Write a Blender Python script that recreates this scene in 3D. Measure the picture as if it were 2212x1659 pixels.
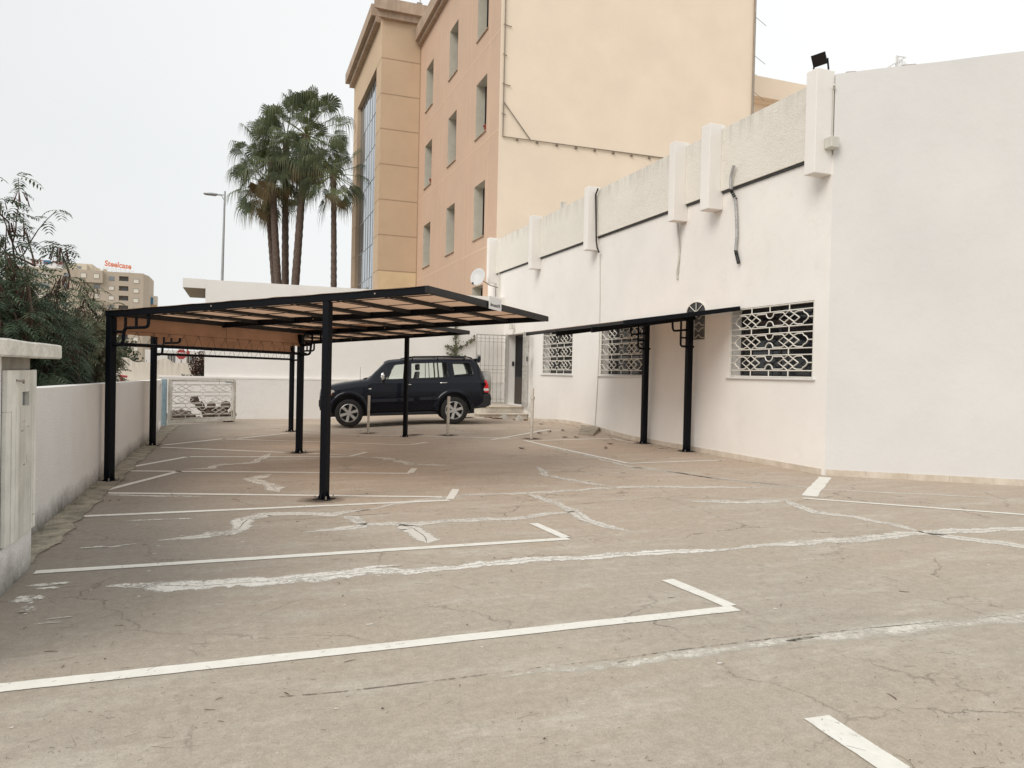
import bpy, bmesh, math, random
from math import sin, cos, pi, radians, sqrt, atan, atan2
from mathutils import Vector, Matrix, noise
random.seed(7)
scene = bpy.context.scene
for o in list(bpy.data.objects): bpy.data.objects.remove(o)
C = scene.collection

# ------------------------------------------------------------------ camera
EYE = Vector((0, 0, 1.55)); YAW = radians(20.27); PIT = atan(22.5/1600); ROL = atan(0.022); FPX = 1600.0
def basis():
    F = Vector((sin(YAW)*cos(PIT), cos(YAW)*cos(PIT), -sin(PIT)))
    R = Vector((cos(YAW), -sin(YAW), 0)); U = R.cross(F)
    return R*cos(ROL)+U*sin(ROL), -R*sin(ROL)+U*cos(ROL), F
BR, BU, BF = basis()
cam = bpy.data.cameras.new('camera'); camo = bpy.data.objects.new('camera', cam); C.objects.link(camo)
cam.sensor_width = 36; cam.lens = 36*FPX/2212; cam.clip_end = 3000; cam.clip_start = 0.05
m = Matrix((BR, BU, -BF)).transposed().to_4x4(); m.translation = EYE
camo.matrix_world = m
scene.camera = camo
# ------------------------------------------------------------------ light
SUN_EL, SUN_AZ = radians(42), radians(238)      # compass azimuth the light comes from (x east, y north)
w = bpy.data.worlds.new('World'); scene.world = w; w.use_nodes = True
nt = w.node_tree; nt.nodes.clear()
out = nt.nodes.new('ShaderNodeOutputWorld'); bg = nt.nodes.new('ShaderNodeBackground')
sky = nt.nodes.new('ShaderNodeTexSky'); sky.sky_type = 'NISHITA'; sky.sun_disc = False
sky.sun_elevation = SUN_EL; sky.sun_rotation = SUN_AZ; sky.dust_density = 6; sky.air_density = 1
tc = nt.nodes.new('ShaderNodeTexCoord'); nz = nt.nodes.new('ShaderNodeTexNoise')
nz.inputs['Scale'].default_value = 1.6; nz.inputs['Detail'].default_value = 5; nz.inputs['Roughness'].default_value = .5
rp = nt.nodes.new('ShaderNodeValToRGB')      # the overcast layer
rp.color_ramp.elements[0].position = .3; rp.color_ramp.elements[0].color = (6.45, 6.6, 6.58, 1)
rp.color_ramp.elements[1].position = .7; rp.color_ramp.elements[1].color = (7.05, 7.15, 7.1, 1)
sep = nt.nodes.new('ShaderNodeSeparateXYZ')
gr = nt.nodes.new('ShaderNodeMapRange'); gr.inputs['From Min'].default_value = -.4; gr.inputs['From Max'].default_value = .8
gr.inputs['To Min'].default_value = .97; gr.inputs['To Max'].default_value = 1.22
mg = nt.nodes.new('ShaderNodeVectorMath'); mg.operation = 'SCALE'
mixn = nt.nodes.new('ShaderNodeMix'); mixn.data_type = 'RGBA'; mixn.inputs[0].default_value = .93
L = nt.links.new
L(tc.outputs['Generated'], nz.inputs['Vector']); L(nz.outputs['Fac'], rp.inputs['Fac'])
L(tc.outputs['Generated'], sep.inputs[0]); L(sep.outputs['X'], gr.inputs['Value'])
L(rp.outputs['Color'], mg.inputs[0]); L(gr.outputs['Result'], mg.inputs['Scale'])
L(sky.outputs['Color'], mixn.inputs[6]); L(mg.outputs[0], mixn.inputs[7])
L(mixn.outputs[2], bg.inputs['Color']); bg.inputs['Strength'].default_value = .11
L(bg.outputs[0], out.inputs['Surface'])
sl = bpy.data.lights.new('sun', 'SUN'); sl.energy = 1.5; sl.angle = radians(35); sl.color = (1, .96, .9)
so = bpy.data.objects.new('sun', sl); C.objects.link(so)
sd = Vector((sin(SUN_AZ)*cos(SUN_EL), cos(SUN_AZ)*cos(SUN_EL), sin(SUN_EL)))
sl.color = (1, .95, .88)
so.rotation_euler = sd.to_track_quat('Z', 'Y').to_euler()
scene.view_settings.view_transform = 'Standard'; scene.view_settings.look = 'None'
scene.view_settings.gamma = 1; scene.view_settings.exposure = 0.25
scene.render.resolution_x = 1024; scene.render.resolution_y = 768
scene.render.engine = 'CYCLES'

# ------------------------------------------------------------------ measuring helpers (survey of the place from the photograph)
def zg(x, y):                                   # gentle rises and dips of the yard
    S = lambda t, a, b: max(0, min(1, (t-a)/(b-a)))**2*(3-2*max(0, min(1, (t-a)/(b-a))))
    z = .13*S(x, 2.6, 5.4)*S(y, 15.5, 19)*(1-.85*S(x, 7, 9)*S(y, 19.5, 22.5))
    z -= .09*S(y, 19.5, 24.5)*(1-S(x, 2.6, 4.5))
    return z
def ray(px, py): return BF+BR*((px-1106)/FPX)-BU*((py-829.5)/FPX)
def onz(px, py, z=0.0):
    d = ray(px, py); t = (z-EYE.z)/d.z; return EYE+d*t
def G(px, py):
    z = 0
    for _ in range(6):
        p = onz(px, py, z); z = zg(p.x, p.y)
    return p.x, p.y
def onY(px, py, Y): d = ray(px, py); return EYE+d*(Y/d.y)
def onX(px, py, X): d = ray(px, py); return EYE+d*(X/d.x)

# ------------------------------------------------------------------ materials
MATS = {}
def newmat(name):
    m = bpy.data.materials.new(name); m.use_nodes = True
    return m, m.node_tree, m.node_tree.nodes['Principled BSDF']
def mat(name, col, rough=.7, metal=0, var=.12, scale=6, bump=0, bscale=60, spec=.4, col2=None, streak=0, trans=0, coat=0):
    """plain procedural surface: two-scale colour noise, optional vertical streaks and bump"""
    m, t, b = newmat(name); N = t.nodes; K = t.links.new
    tc = N.new('ShaderNodeTexCoord'); n1 = N.new('ShaderNodeTexNoise'); n1.inputs['Scale'].default_value = scale
    n1.inputs['Detail'].default_value = 8; n1.inputs['Roughness'].default_value = .65
    K(tc.outputs['Object'], n1.inputs['Vector'])
    c2 = col2 or tuple(c*(1-var*2.2) for c in col)
    r = N.new('ShaderNodeValToRGB'); r.color_ramp.elements[0].position = .32; r.color_ramp.elements[1].position = .62
    r.color_ramp.elements[0].color = (*c2, 1); r.color_ramp.elements[1].color = (*col, 1)
    K(n1.outputs['Fac'], r.inputs['Fac']); last = r.outputs['Color']
    if streak:
        mp = N.new('ShaderNodeMapping'); mp.inputs['Scale'].default_value = (2.2, 2.2, .12)
        n2 = N.new('ShaderNodeTexNoise'); n2.inputs['Scale'].default_value = 2.5; n2.inputs['Detail'].default_value = 6
        K(tc.outputs['Object'], mp.inputs['Vector']); K(mp.outputs[0], n2.inputs['Vector'])
        r2 = N.new('ShaderNodeValToRGB'); r2.color_ramp.elements[0].position = .38; r2.color_ramp.elements[1].position = .6
        g = 1-streak; r2.color_ramp.elements[0].color = (g, g*.985, g*.95, 1); r2.color_ramp.elements[1].color = (1, 1, 1, 1)
        K(n2.outputs['Fac'], r2.inputs['Fac'])
        mx = N.new('ShaderNodeMix'); mx.data_type = 'RGBA'; mx.blend_type = 'MULTIPLY'; mx.inputs[0].default_value = 1
        K(last, mx.inputs[6]); K(r2.outputs['Color'], mx.inputs[7]); last = mx.outputs[2]
    K(last, b.inputs['Base Color'])
    b.inputs['Roughness'].default_value = rough; b.inputs['Metallic'].default_value = metal
    b.inputs['Specular IOR Level'].default_value = spec
    if coat: b.inputs['Coat Weight'].default_value = coat; b.inputs['Coat Roughness'].default_value = .04
    if bump:
        n3 = N.new('ShaderNodeTexNoise'); n3.inputs['Scale'].default_value = bscale; n3.inputs['Detail'].default_value = 4
        K(tc.outputs['Object'], n3.inputs['Vector'])
        bp = N.new('ShaderNodeBump'); bp.inputs['Strength'].default_value = bump; bp.inputs['Distance'].default_value = .02
        K(n3.outputs['Fac'], bp.inputs['Height']); K(bp.outputs[0], b.inputs['Normal'])
    if trans:
        tr = N.new('ShaderNodeBsdfTranslucent'); K(last, tr.inputs['Color'])
        ms = N.new('ShaderNodeMixShader'); ms.inputs[0].default_value = trans
        K(b.outputs[0], ms.inputs[1]); K(tr.outputs[0], ms.inputs[2]); K(ms.outputs[0], N['Material Output'].inputs['Surface'])
    MATS[name] = m
    return m
def glassmat(name, tint, trans=.75):
    m, t, b = newmat(name); N = t.nodes; K = t.links.new
    b.inputs['Base Color'].default_value = (*[c*.1 for c in tint], 1); b.inputs['Roughness'].default_value = .03
    b.inputs['Specular IOR Level'].default_value = .6
    tr = N.new('ShaderNodeBsdfTransparent'); tr.inputs['Color'].default_value = (*tint, 1)
    ms = N.new('ShaderNodeMixShader'); ms.inputs[0].default_value = trans
    K(b.outputs[0], ms.inputs[1]); K(tr.outputs[0], ms.inputs[2]); K(ms.outputs[0], N['Material Output'].inputs['Surface'])
    MATS[name] = m; return m

def wallmat(name, base, dirt, top=None, rough_bump=.25, bscale=45, mould=0, run=0, zt=0.0, patch=.0):
    """painted masonry: cloudy paint, fine cracks, mould creeping up from the foot, dirt runs below the top edge"""
    m, t, b = newmat(name); N = t.nodes; K = t.links.new
    tc = N.new('ShaderNodeTexCoord'); geo = N.new('ShaderNodeNewGeometry')
    def noise_(s, d=6, r=.6, v=None):
        n = N.new('ShaderNodeTexNoise'); n.inputs['Scale'].default_value = s; n.inputs['Detail'].default_value = d
        n.inputs['Roughness'].default_value = r; K(v or geo.outputs['Position'], n.inputs['Vector']); return n.outputs['Fac']
    def ramp(f, a, bb, ca, cb):
        r = N.new('ShaderNodeValToRGB'); r.color_ramp.elements[0].position = a; r.color_ramp.elements[1].position = bb
        r.color_ramp.elements[0].color = (*ca, 1); r.color_ramp.elements[1].color = (*cb, 1); K(f, r.inputs['Fac']); return r.outputs['Color']
    def mixc(f, a, c):
        x = N.new('ShaderNodeMix'); x.data_type = 'RGBA'; K(f, x.inputs[0])
        if isinstance(a, tuple): x.inputs[6].default_value = (*a, 1)
        else: K(a, x.inputs[6])
        if isinstance(c, tuple): x.inputs[7].default_value = (*c, 1)
        else: K(c, x.inputs[7])
        return x.outputs[2]
    def math_(op, a, c):
        x = N.new('ShaderNodeMath'); x.operation = op; x.use_clamp = op in ('MULTIPLY',)
        for i, v in ((0, a), (1, c)):
            if isinstance(v, (int, float)): x.inputs[i].default_value = v
            else: K(v, x.inputs[i])
        return x.outputs[0]
    col = ramp(noise_(.55, 9, .62), .35, .65, tuple(c*.93 for c in base), base)
    f2 = ramp(noise_(3.2, 10, .7), .60, .80, (0, 0, 0), (1, 1, 1))
    f2 = math_('MULTIPLY', f2, .4); col = mixc(f2, col, dirt)
    f3 = ramp(noise_(.8, 12, .75), .52, .66, (0, 0, 0), (1, 1, 1)); col = mixc(math_('MULTIPLY', f3, .18), col, dirt)
    sp = N.new('ShaderNodeSeparateXYZ'); K(geo.outputs['Position'], sp.inputs[0])
    # hairline cracks
    nw = N.new('ShaderNodeVectorMath'); nw.operation = 'ADD'
    nn = N.new('ShaderNodeTexNoise'); nn.inputs['Scale'].default_value = 1.5; K(geo.outputs['Position'], nn.inputs['Vector'])
    K(geo.outputs['Position'], nw.inputs[0]); K(nn.outputs['Color'], nw.inputs[1])
    vo = N.new('ShaderNodeTexVoronoi'); vo.feature = 'DISTANCE_TO_EDGE'; vo.inputs['Scale'].default_value = .55; K(nw.outputs[0], vo.inputs['Vector'])
    cr = ramp(vo.outputs['Distance'], 0, .012, (1, 1, 1), (0, 0, 0))
    msk = ramp(noise_(.35, 2), .54, .64, (0, 0, 0), (1, 1, 1))
    cf = math_('MULTIPLY', math_('MULTIPLY', cr, msk), .05); col = mixc(cf, col, tuple(c*.55 for c in dirt))
    if mould:
        h = math_('SUBTRACT', mould, sp.outputs['Z']); h = math_('DIVIDE', h, mould)
        f = math_('ADD', h, math_('MULTIPLY', noise_(7, 10, .8), .9))
        f = math_('ADD', f, math_('MULTIPLY', noise_(1.1, 3), .6)); f = math_('DIVIDE', f, 2.2); f = ramp(f, .52, .86, (0, 0, 0), (1, 1, 1)); f = math_('MULTIPLY', f, .95)
        col = mixc(f, col, (.10, .095, .07))
    if run:
        mp = N.new('ShaderNodeMapping'); mp.inputs['Scale'].default_value = (3.5, 3.5, .35); K(geo.outputs['Position'], mp.inputs['Vector'])
        n = noise_(2.0, 6, .6, mp.outputs[0])
        d = math_('SUBTRACT', zt, sp.outputs['Z']); d = math_('DIVIDE', d, run); d = math_('SUBTRACT', 1.0, d)
        f = math_('MULTIPLY', ramp(n, .42, .72, (0, 0, 0), (1, 1, 1)), d); f = math_('MULTIPLY', f, .7)
        col = mixc(f, col, tuple(c*.6 for c in dirt))
    K(col, b.inputs['Base Color']); b.inputs['Roughness'].default_value = .85; b.inputs['Specular IOR Level'].default_value = .25
    bp = N.new('ShaderNodeBump'); bp.inputs['Strength'].default_value = rough_bump; bp.inputs['Distance'].default_value = .02
    ad = math_('ADD', noise_(bscale, 5, .7), math_('MULTIPLY', noise_(2.2, 4), 2.0)); K(ad, bp.inputs['Height']); K(bp.outputs[0], b.inputs['Normal'])
    MATS[name] = m; return m

def ground_mat():
    m, t, b = newmat('yard_concrete'); N = t.nodes; K = t.links.new
    geo = N.new('ShaderNodeNewGeometry')
    def noise_(s, d=6, r=.6, v=None, o='Fac'):
        n = N.new('ShaderNodeTexNoise'); n.inputs['Scale'].default_value = s; n.inputs['Detail'].default_value = d
        n.inputs['Roughness'].default_value = r; K(v or geo.outputs['Position'], n.inputs['Vector']); return n.outputs[o]
    def ramp(f, a, bb, ca, cb):
        r = N.new('ShaderNodeValToRGB'); r.color_ramp.elements[0].position = a; r.color_ramp.elements[1].position = bb
        r.color_ramp.elements[0].color = (*ca, 1); r.color_ramp.elements[1].color = (*cb, 1); K(f, r.inputs['Fac']); return r.outputs['Color']
    def mixc(f, a, c, mode='MIX'):
        x = N.new('ShaderNodeMix'); x.data_type = 'RGBA'; x.blend_type = mode
        if isinstance(f, float): x.inputs[0].default_value = f
        else: K(f, x.inputs[0])
        for i, v in ((6, a), (7, c)):
            if isinstance(v, tuple): x.inputs[i].default_value = (*v, 1)
            else: K(v, x.inputs[i])
        return x.outputs[2]
    def math_(op, a, c, clamp=False):
        x = N.new('ShaderNodeMath'); x.operation = op; x.use_clamp = clamp
        for i, v in ((0, a), (1, c)):
            if isinstance(v, (int, float)): x.inputs[i].default_value = v
            else: K(v, x.inputs[i])
        return x.outputs[0]
    sp = N.new('ShaderNodeSeparateXYZ'); K(geo.outputs['Position'], sp.inputs[0])
    grey = (.465, .415, .348); warm = (.49, .42, .338); pink = (.535, .43, .34); dark = (.27, .24, .205)
    col = mixc(ramp(noise_(.33, 5, .55), .38, .62, (0, 0, 0), (1, 1, 1)), grey, warm)
    # the older warm slab between about 6.5 and 22 m
    wy = N.new('ShaderNodeMapRange'); wy.inputs['From Min'].default_value = 4; wy.inputs['From Max'].default_value = 10
    K(sp.outputs['Y'], wy.inputs['Value'])
    wn = math_('MULTIPLY', wy.outputs[0], math_('ADD', .35, noise_(.5, 4)), True)
    col = mixc(wn, col, pink)
    # long pale sweeps and stretched stains
    mp = N.new('ShaderNodeMapping'); mp.inputs['Scale'].default_value = (.5, 1.6, 1); mp.inputs['Rotation'].default_value = (0, 0, .12)
    K(geo.outputs['Position'], mp.inputs['Vector'])
    col = mixc(ramp(noise_(1.6, 12, .78, mp.outputs[0]), .50, .66, (0, 0, 0), (.7, .7, .7)), col, (.62, .58, .50))
    col = mixc(ramp(noise_(.9, 9, .7, mp.outputs[0]), .54, .74, (0, 0, 0), (.6, .6, .6)), col, (.38, .33, .27))
    # grime along the left wall
    gx = N.new('ShaderNodeMapRange'); gx.inputs['From Min'].default_value = .7; gx.inputs['From Max'].default_value = -1.5
    K(math_('ADD', sp.outputs['X'], math_('MULTIPLY', noise_(.8, 5), -1.4)), gx.inputs['Value'])
    gy = N.new('ShaderNodeMapRange'); gy.inputs['From Min'].default_value = 3.0; gy.inputs['From Max'].default_value = 6.0
    K(sp.outputs['Y'], gy.inputs['Value'])
    col = mixc(math_('MULTIPLY', math_('MULTIPLY', gx.outputs[0], gy.outputs[0]), .75, True), col, dark)
    # blotches, oil drops, fine grit
    col = mixc(ramp(noise_(3.0, 11, .8), .54, .70, (0, 0, 0), (.5, .5, .5)), col, (.35, .30, .25))
    col = mixc(ramp(noise_(14, 6, .7), .35, .65, (0, 0, 0), (1, 1, 1)), mixc(1.0, col, (.84, .835, .83), 'MULTIPLY'), col)
    col = mixc(ramp(noise_(42, 5, .75), .38, .62, (0, 0, 0), (1, 1, 1)), mixc(1.0, col, (.91, .905, .90), 'MULTIPLY'), mixc(1.0, col, (1.05, 1.05, 1.05), 'MULTIPLY'))
    col = mixc(ramp(noise_(120, 3, .6), .3, .7, (0, 0, 0), (1, 1, 1)), mixc(1.0, col, (.80, .795, .79), 'MULTIPLY'), mixc(1.0, col, (1.07, 1.07, 1.07), 'MULTIPLY'))
    vs = N.new('ShaderNodeTexVoronoi'); vs.inputs['Scale'].default_value = 5.0; K(geo.outputs['Position'], vs.inputs['Vector'])
    col = mixc(ramp(vs.outputs['Distance'], .03, .045, (.6, .6, .6), (0, 0, 0)), col, (.5, .47, .42))
    # hairline cracks, broken up
    nw = N.new('ShaderNodeVectorMath'); nw.operation = 'ADD'; K(geo.outputs['Position'], nw.inputs[0])
    ns = N.new('ShaderNodeVectorMath'); ns.operation = 'SCALE'; ns.inputs['Scale'].default_value = .55
    K(noise_(1.7, 6, .65, None, 'Color'), ns.inputs[0]); K(ns.outputs[0], nw.inputs[1])
    vo = N.new('ShaderNodeTexVoronoi'); vo.feature = 'DISTANCE_TO_EDGE'; vo.inputs['Scale'].default_value = .62; K(nw.outputs[0], vo.inputs['Vector'])
    crk = ramp(vo.outputs['Distance'], .0, .008, (1, 1, 1), (0, 0, 0))
    crk = math_('MULTIPLY', crk, ramp(noise_(.7, 3), .44, .60, (0, 0, 0), (.75, .75, .75)))
    col = mixc(crk, col, (.12, .10, .08))
    K(col, b.inputs['Base Color']); b.inputs['Roughness'].default_value = .82; b.inputs['Specular IOR Level'].default_value = .3
    bp = N.new('ShaderNodeBump'); bp.inputs['Strength'].default_value = .35; bp.inputs['Distance'].default_value = .01
    K(math_('SUBTRACT', math_('ADD', noise_(90, 4, .7), math_('MULTIPLY', noise_(9, 5), 1.2)), math_('MULTIPLY', crk, 1.5)), bp.inputs['Height'])
    K(bp.outputs[0], b.inputs['Normal'])
    return m
M_ground = ground_mat()
def paintmat():
    m, t, b = newmat('road_paint'); N = t.nodes; K = t.links.new
    geo = N.new('ShaderNodeNewGeometry'); n = N.new('ShaderNodeTexNoise'); n.inputs['Scale'].default_value = 9; n.inputs['Detail'].default_value = 9; n.inputs['Roughness'].default_value = .75
    K(geo.outputs['Position'], n.inputs['Vector'])
    r = N.new('ShaderNodeValToRGB'); e = r.color_ramp.elements; e[0].position = .30; e[0].color = (.42, .37, .30, 1); e[1].position = .40; e[1].color = (.70, .68, .62, 1)
    x = e.new(.7); x.color = (.80, .78, .72, 1)
    K(n.outputs['Fac'], r.inputs['Fac']); K(r.outputs['Color'], b.inputs['Base Color']); b.inputs['Roughness'].default_value = .7
    return m
M_paint = paintmat()
M_patch = mat('crack_filler', (.63, .60, .54), .85, var=.12, scale=9, bump=.4, bscale=40, col2=(.63, .59, .53))
M_patch2 = mat('pale_filler', (.74, .71, .655), .85, var=.1, scale=9, bump=.3, bscale=40, col2=(.66, .63, .57))
def soften(m, amp, lo, hi, s1=14, s2=55, wear=0, wlo=.60, whi=.72):
    """let a worn film on the ground thin out towards its rim and in worn spots, showing the concrete through it"""
    t = m.node_tree; N = t.nodes; K = t.links.new; geo = N.new('ShaderNodeNewGeometry')
    def nz(sc, d, seed=0):
        n = N.new('ShaderNodeTexNoise'); n.inputs['Scale'].default_value = sc; n.inputs['Detail'].default_value = d; n.inputs['Roughness'].default_value = .7
        K(geo.outputs['Position'], n.inputs['Vector']); return n.outputs['Fac']
    def M(op, a, b):
        x = N.new('ShaderNodeMath'); x.operation = op
        for i, v in ((0, a), (1, b)):
            if isinstance(v, (int, float)): x.inputs[i].default_value = v
            else: K(v, x.inputs[i])
        return x.outputs[0]
    a = N.new('ShaderNodeAttribute'); a.attribute_name = 'edge'
    f = M('ADD', a.outputs['Fac'], M('MULTIPLY', M('SUBTRACT', nz(s1, 8), .5), amp)); f = M('ADD', f, M('MULTIPLY', M('SUBTRACT', nz(s2, 4), .5), amp*.6))
    r = N.new('ShaderNodeMapRange'); r.inputs['From Min'].default_value = lo; r.inputs['From Max'].default_value = hi; r.inputs['To Min'].default_value = 1; r.inputs['To Max'].default_value = 0
    K(f, r.inputs['Value']); al = r.outputs[0]
    if wear:
        r2 = N.new('ShaderNodeMapRange'); r2.inputs['From Min'].default_value = wlo; r2.inputs['From Max'].default_value = whi; r2.inputs['To Min'].default_value = 1; r2.inputs['To Max'].default_value = 1-wear
        K(M('ADD', M('MULTIPLY', nz(2.1, 10), .55), M('MULTIPLY', nz(26, 6), .5)), r2.inputs['Value']); al = M('MULTIPLY', al, r2.outputs[0])
    b = N['Principled BSDF']; K(al, b.inputs['Alpha']); return m
soften(M_patch, 1.6, .40, .85, wear=.7, wlo=.52, whi=.64); soften(M_patch2, 1.6, .35, .8, wear=.75, wlo=.52, whi=.62); soften(M_paint, .5, .55, .8, 40, 120, wear=.8, wlo=.61, whi=.70)
M_crack = mat('crack_dirt', (.17, .145, .12), .95, var=.1)
soften(M_crack, 1.0, .4, .8, 9, 40, wear=.95, wlo=.48, whi=.56)
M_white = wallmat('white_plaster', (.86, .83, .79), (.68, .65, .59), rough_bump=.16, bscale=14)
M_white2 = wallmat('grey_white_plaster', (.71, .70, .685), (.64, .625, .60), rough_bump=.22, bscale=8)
M_stucco = wallmat('parapet_stucco', (.82, .785, .71), (.66, .62, .54), rough_bump=.8, bscale=38, run=.55, zt=6.6)
M_lowwall = wallmat('roughcast', (.88, .86, .83), (.68, .65, .58), rough_bump=.8, bscale=48, mould=.40)
M_back = wallmat('smooth_white', (.86, .83, .79), (.70, .66, .6), rough_bump=.08, bscale=20)
M_backlow = wallmat('rough_white', (.83, .80, .765), (.66, .62, .55), rough_bump=.7, bscale=42)
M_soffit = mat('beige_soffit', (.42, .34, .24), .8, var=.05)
M_yellow = wallmat('aged_yellow_wall', (.88, .80, .69), (.62, .5, .4), rough_bump=.4, bscale=20, run=.9, zt=1.8)
M_cream = wallmat('cream_render', (.90, .765, .615), (.84, .70, .55), rough_bump=.08, bscale=12)
M_salmon = wallmat('salmon_render', (.62, .445, .33), (.48, .34, .25), rough_bump=.1, bscale=14)
M_tower = wallmat('tan_render', (.63, .475, .33), (.50, .37, .25), rough_bump=.1, bscale=14)
M_towerlow = mat('yellow_render', (.74, .585, .37), .85, var=.05, scale=1.2)
M_cornice = mat('cornice_render', (.50, .38, .29), .85, var=.10, scale=1.5, streak=.15)
M_joint = mat('joint_line', (.70, .50, .36), .9, var=.05)
M_jointdark = mat('dark_joint', (.42, .31, .21), .9, var=.05)
M_reveal = mat('pale_reveal', (.66, .62, .52), .85, var=.06, scale=2)
M_glass = mat('dark_window_glass', (.012, .013, .015), .06, var=.1, spec=.5)
M_curtainglass = mat('curtain_wall_glass', (.30, .34, .39), .04, metal=.75, var=.04)
M_framedark = mat('dark_frame', (.03, .03, .033), .5, var=.1)
M_steel = mat('black_painted_steel', (.004, .005, .008), .5, var=.15, scale=20, spec=.14)
M_steel2 = mat('charcoal_painted_steel', (.016, .016, .018), .5, var=.15, scale=12, spec=.3)
M_fabric = mat('tan_canvas', (.56, .37, .25), .9, var=.05, scale=2.5, bump=.3, bscale=120, trans=.5)
M_valance = mat('tan_canvas_flap', (.45, .25, .15), .9, var=.08, scale=3, bump=.3, bscale=90, trans=.3)
M_rope = mat('lacing_rope', (.13, .09, .06), .9)
M_ropew = mat('pale_rope', (.5, .46, .4), .9)
M_iron = mat('white_painted_iron', (.76, .735, .67), .55, var=.06, scale=8)
M_irondirty = mat('worn_white_iron', (.70, .67, .60), .6, var=.25, scale=5, col2=(.5, .44, .36))
M_blue = mat('weathered_blue_paint', (.20, .31, .37), .7, var=.2, scale=9, col2=(.34, .40, .42))
M_marble = mat('worn_marble', (.68, .61, .52), .5, var=.12, scale=3, col2=(.5, .42, .33))
M_tile = mat('white_step_tile', (.62, .58, .50), .5, var=.12, scale=4, col2=(.46, .41, .34))
M_doorbrown = mat('brown_metal_door', (.045, .032, .026), .5, var=.1)
M_black = mat('black_plastic', (.012, .012, .013), .45)
M_galv = mat('galvanised_pipe', (.34, .29, .24), .5, metal=.3, var=.1)
M_grey = mat('grey_metal', (.42, .44, .45), .45, metal=.4, var=.06)
M_pale = mat('pale_grey_plastic', (.62, .60, .54), .5, var=.06)
M_dish = mat('dish_grey', (.60, .60, .60), .4, var=.05)
M_tape = mat('foil_wrap', (.48, .48, .47), .45, metal=.3, var=.2, scale=25)
M_terracotta = mat('terracotta', (.30, .07, .04), .8)
M_bark = mat('palm_bark', (.17, .125, .10), .95, var=.35, scale=9, bump=1, bscale=20, col2=(.07, .05, .04))
M_barkt = mat('brown_bark', (.14, .10, .075), .95, var=.3, scale=9, bump=.8, bscale=30)
M_palm = mat('palm_leaf', (.17, .20, .10), .55, var=.25, scale=1.3, col2=(.04, .065, .035), trans=.25)
M_palmdry = mat('dry_palm_leaf', (.30, .22, .11), .8, var=.25, scale=3, col2=(.16, .11, .06), trans=.15)
M_petiole = mat('palm_stalk', (.17, .19, .06), .6, var=.1)
M_leafA = mat('feathery_leaf', (.12, .16, .09), .65, var=.3, scale=2.5, col2=(.04, .07, .045), trans=.3)
M_leafB = mat('olive_leaf', (.20, .20, .12), .65, var=.3, scale=2.5, col2=(.06, .075, .04), trans=.3)
M_pod = mat('dry_brown_pods', (.10, .05, .035), .8, var=.3, scale=5, col2=(.045, .025, .02), trans=.1)
M_hedge = mat('dark_hedge_leaf', (.06, .085, .045), .7, var=.3, scale=2, col2=(.02, .035, .02), trans=.2)
M_cactus = mat('cactus_pad', (.10, .065, .05), .7, var=.35, scale=8, col2=(.04, .03, .025))
M_paintcar = mat('navy_car_paint', (.002, .0035, .009), .20, var=.05, spec=.2, coat=.25)
M_plasticcar = mat('car_trim_plastic', (.016, .017, .02), .5)
M_tyre = mat('tyre_rubber', (.022, .021, .021), .85, var=.2, scale=15)
M_rim = mat('alloy_rim', (.52, .51, .49), .35, metal=.6, var=.06)
M_chrome = mat('chrome', (.75, .75, .75), .08, metal=1, var=.02)
M_red = mat('red_lens', (.55, .012, .015), .12, var=.05, coat=.5)
M_clear = mat('clear_lens', (.62, .62, .60), .12, var=.05, coat=.5)
M_amber = mat('amber_lens', (.62, .17, .06), .15, var=.05)
M_silvercov = mat('silver_spare_cover', (.42, .40, .37), .35, metal=.4, var=.05)
M_seat = mat('grey_upholstery', (.16, .16, .16), .9)
M_carglass = glassmat('car_glass', (.93, .98, .96), .93)
M_asphalt = mat('street_asphalt', (.10, .098, .095), .9, var=.15, scale=3)
M_apt = mat('apartment_render', (.48, .41, .325), .85, var=.03, scale=.2)
M_aptlight = mat('apartment_pale_render', (.66, .59, .47), .85, var=.03, scale=.2)
M_shutter = mat('white_shutter', (.78, .73, .63), .7)
M_aptshade = mat('apartment_shade_render', (.33, .31, .30), .8)  # apartment render with recess shade put into its darker colour
M_aptglass = mat('far_window_glass', (.25, .27, .29), .3)
M_orange = mat('orange_letter', (.85, .26, .12), .5)
M_maroon = mat('maroon_letter', (.25, .05, .05), .5)
M_bluebox = mat('blue_panel', (.06, .20, .34), .5)
M_signwhite = mat('sign_white', (.80, .79, .78), .5, var=.02)
M_signred = mat('sign_red', (.42, .06, .06), .5, var=.05)
M_signink = mat('sign_ink', (.08, .075, .08), .6)
M_plasticbag = mat('thin_plastic', (.80, .79, .76), .25, var=.02, trans=.5); MATS['thin_plastic'].node_tree.nodes['Principled BSDF'].inputs['Alpha'].default_value = .45
M_twig = mat('dry_twig', (.11, .08, .05), .9, var=.3, scale=20)
M_wood = mat('white_painted_board', (.80, .785, .72), .7, var=.14, scale=2.0, streak=.22, bump=.2, bscale=25)
M_slabc = mat('rough_concrete_cap', (.78, .755, .68), .9, var=.14, scale=3, bump=.8, bscale=22)
M_nichedark = mat('bare_cement', (.36, .33, .28), .9, var=.2, scale=4)
M_concslab = mat('grey_concrete_slab', (.36, .31, .24), .9, var=.2, scale=3, bump=.4, bscale=30)
M_brick = mat('broken_brick', (.22, .10, .06), .9, var=.3, scale=10)

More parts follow.
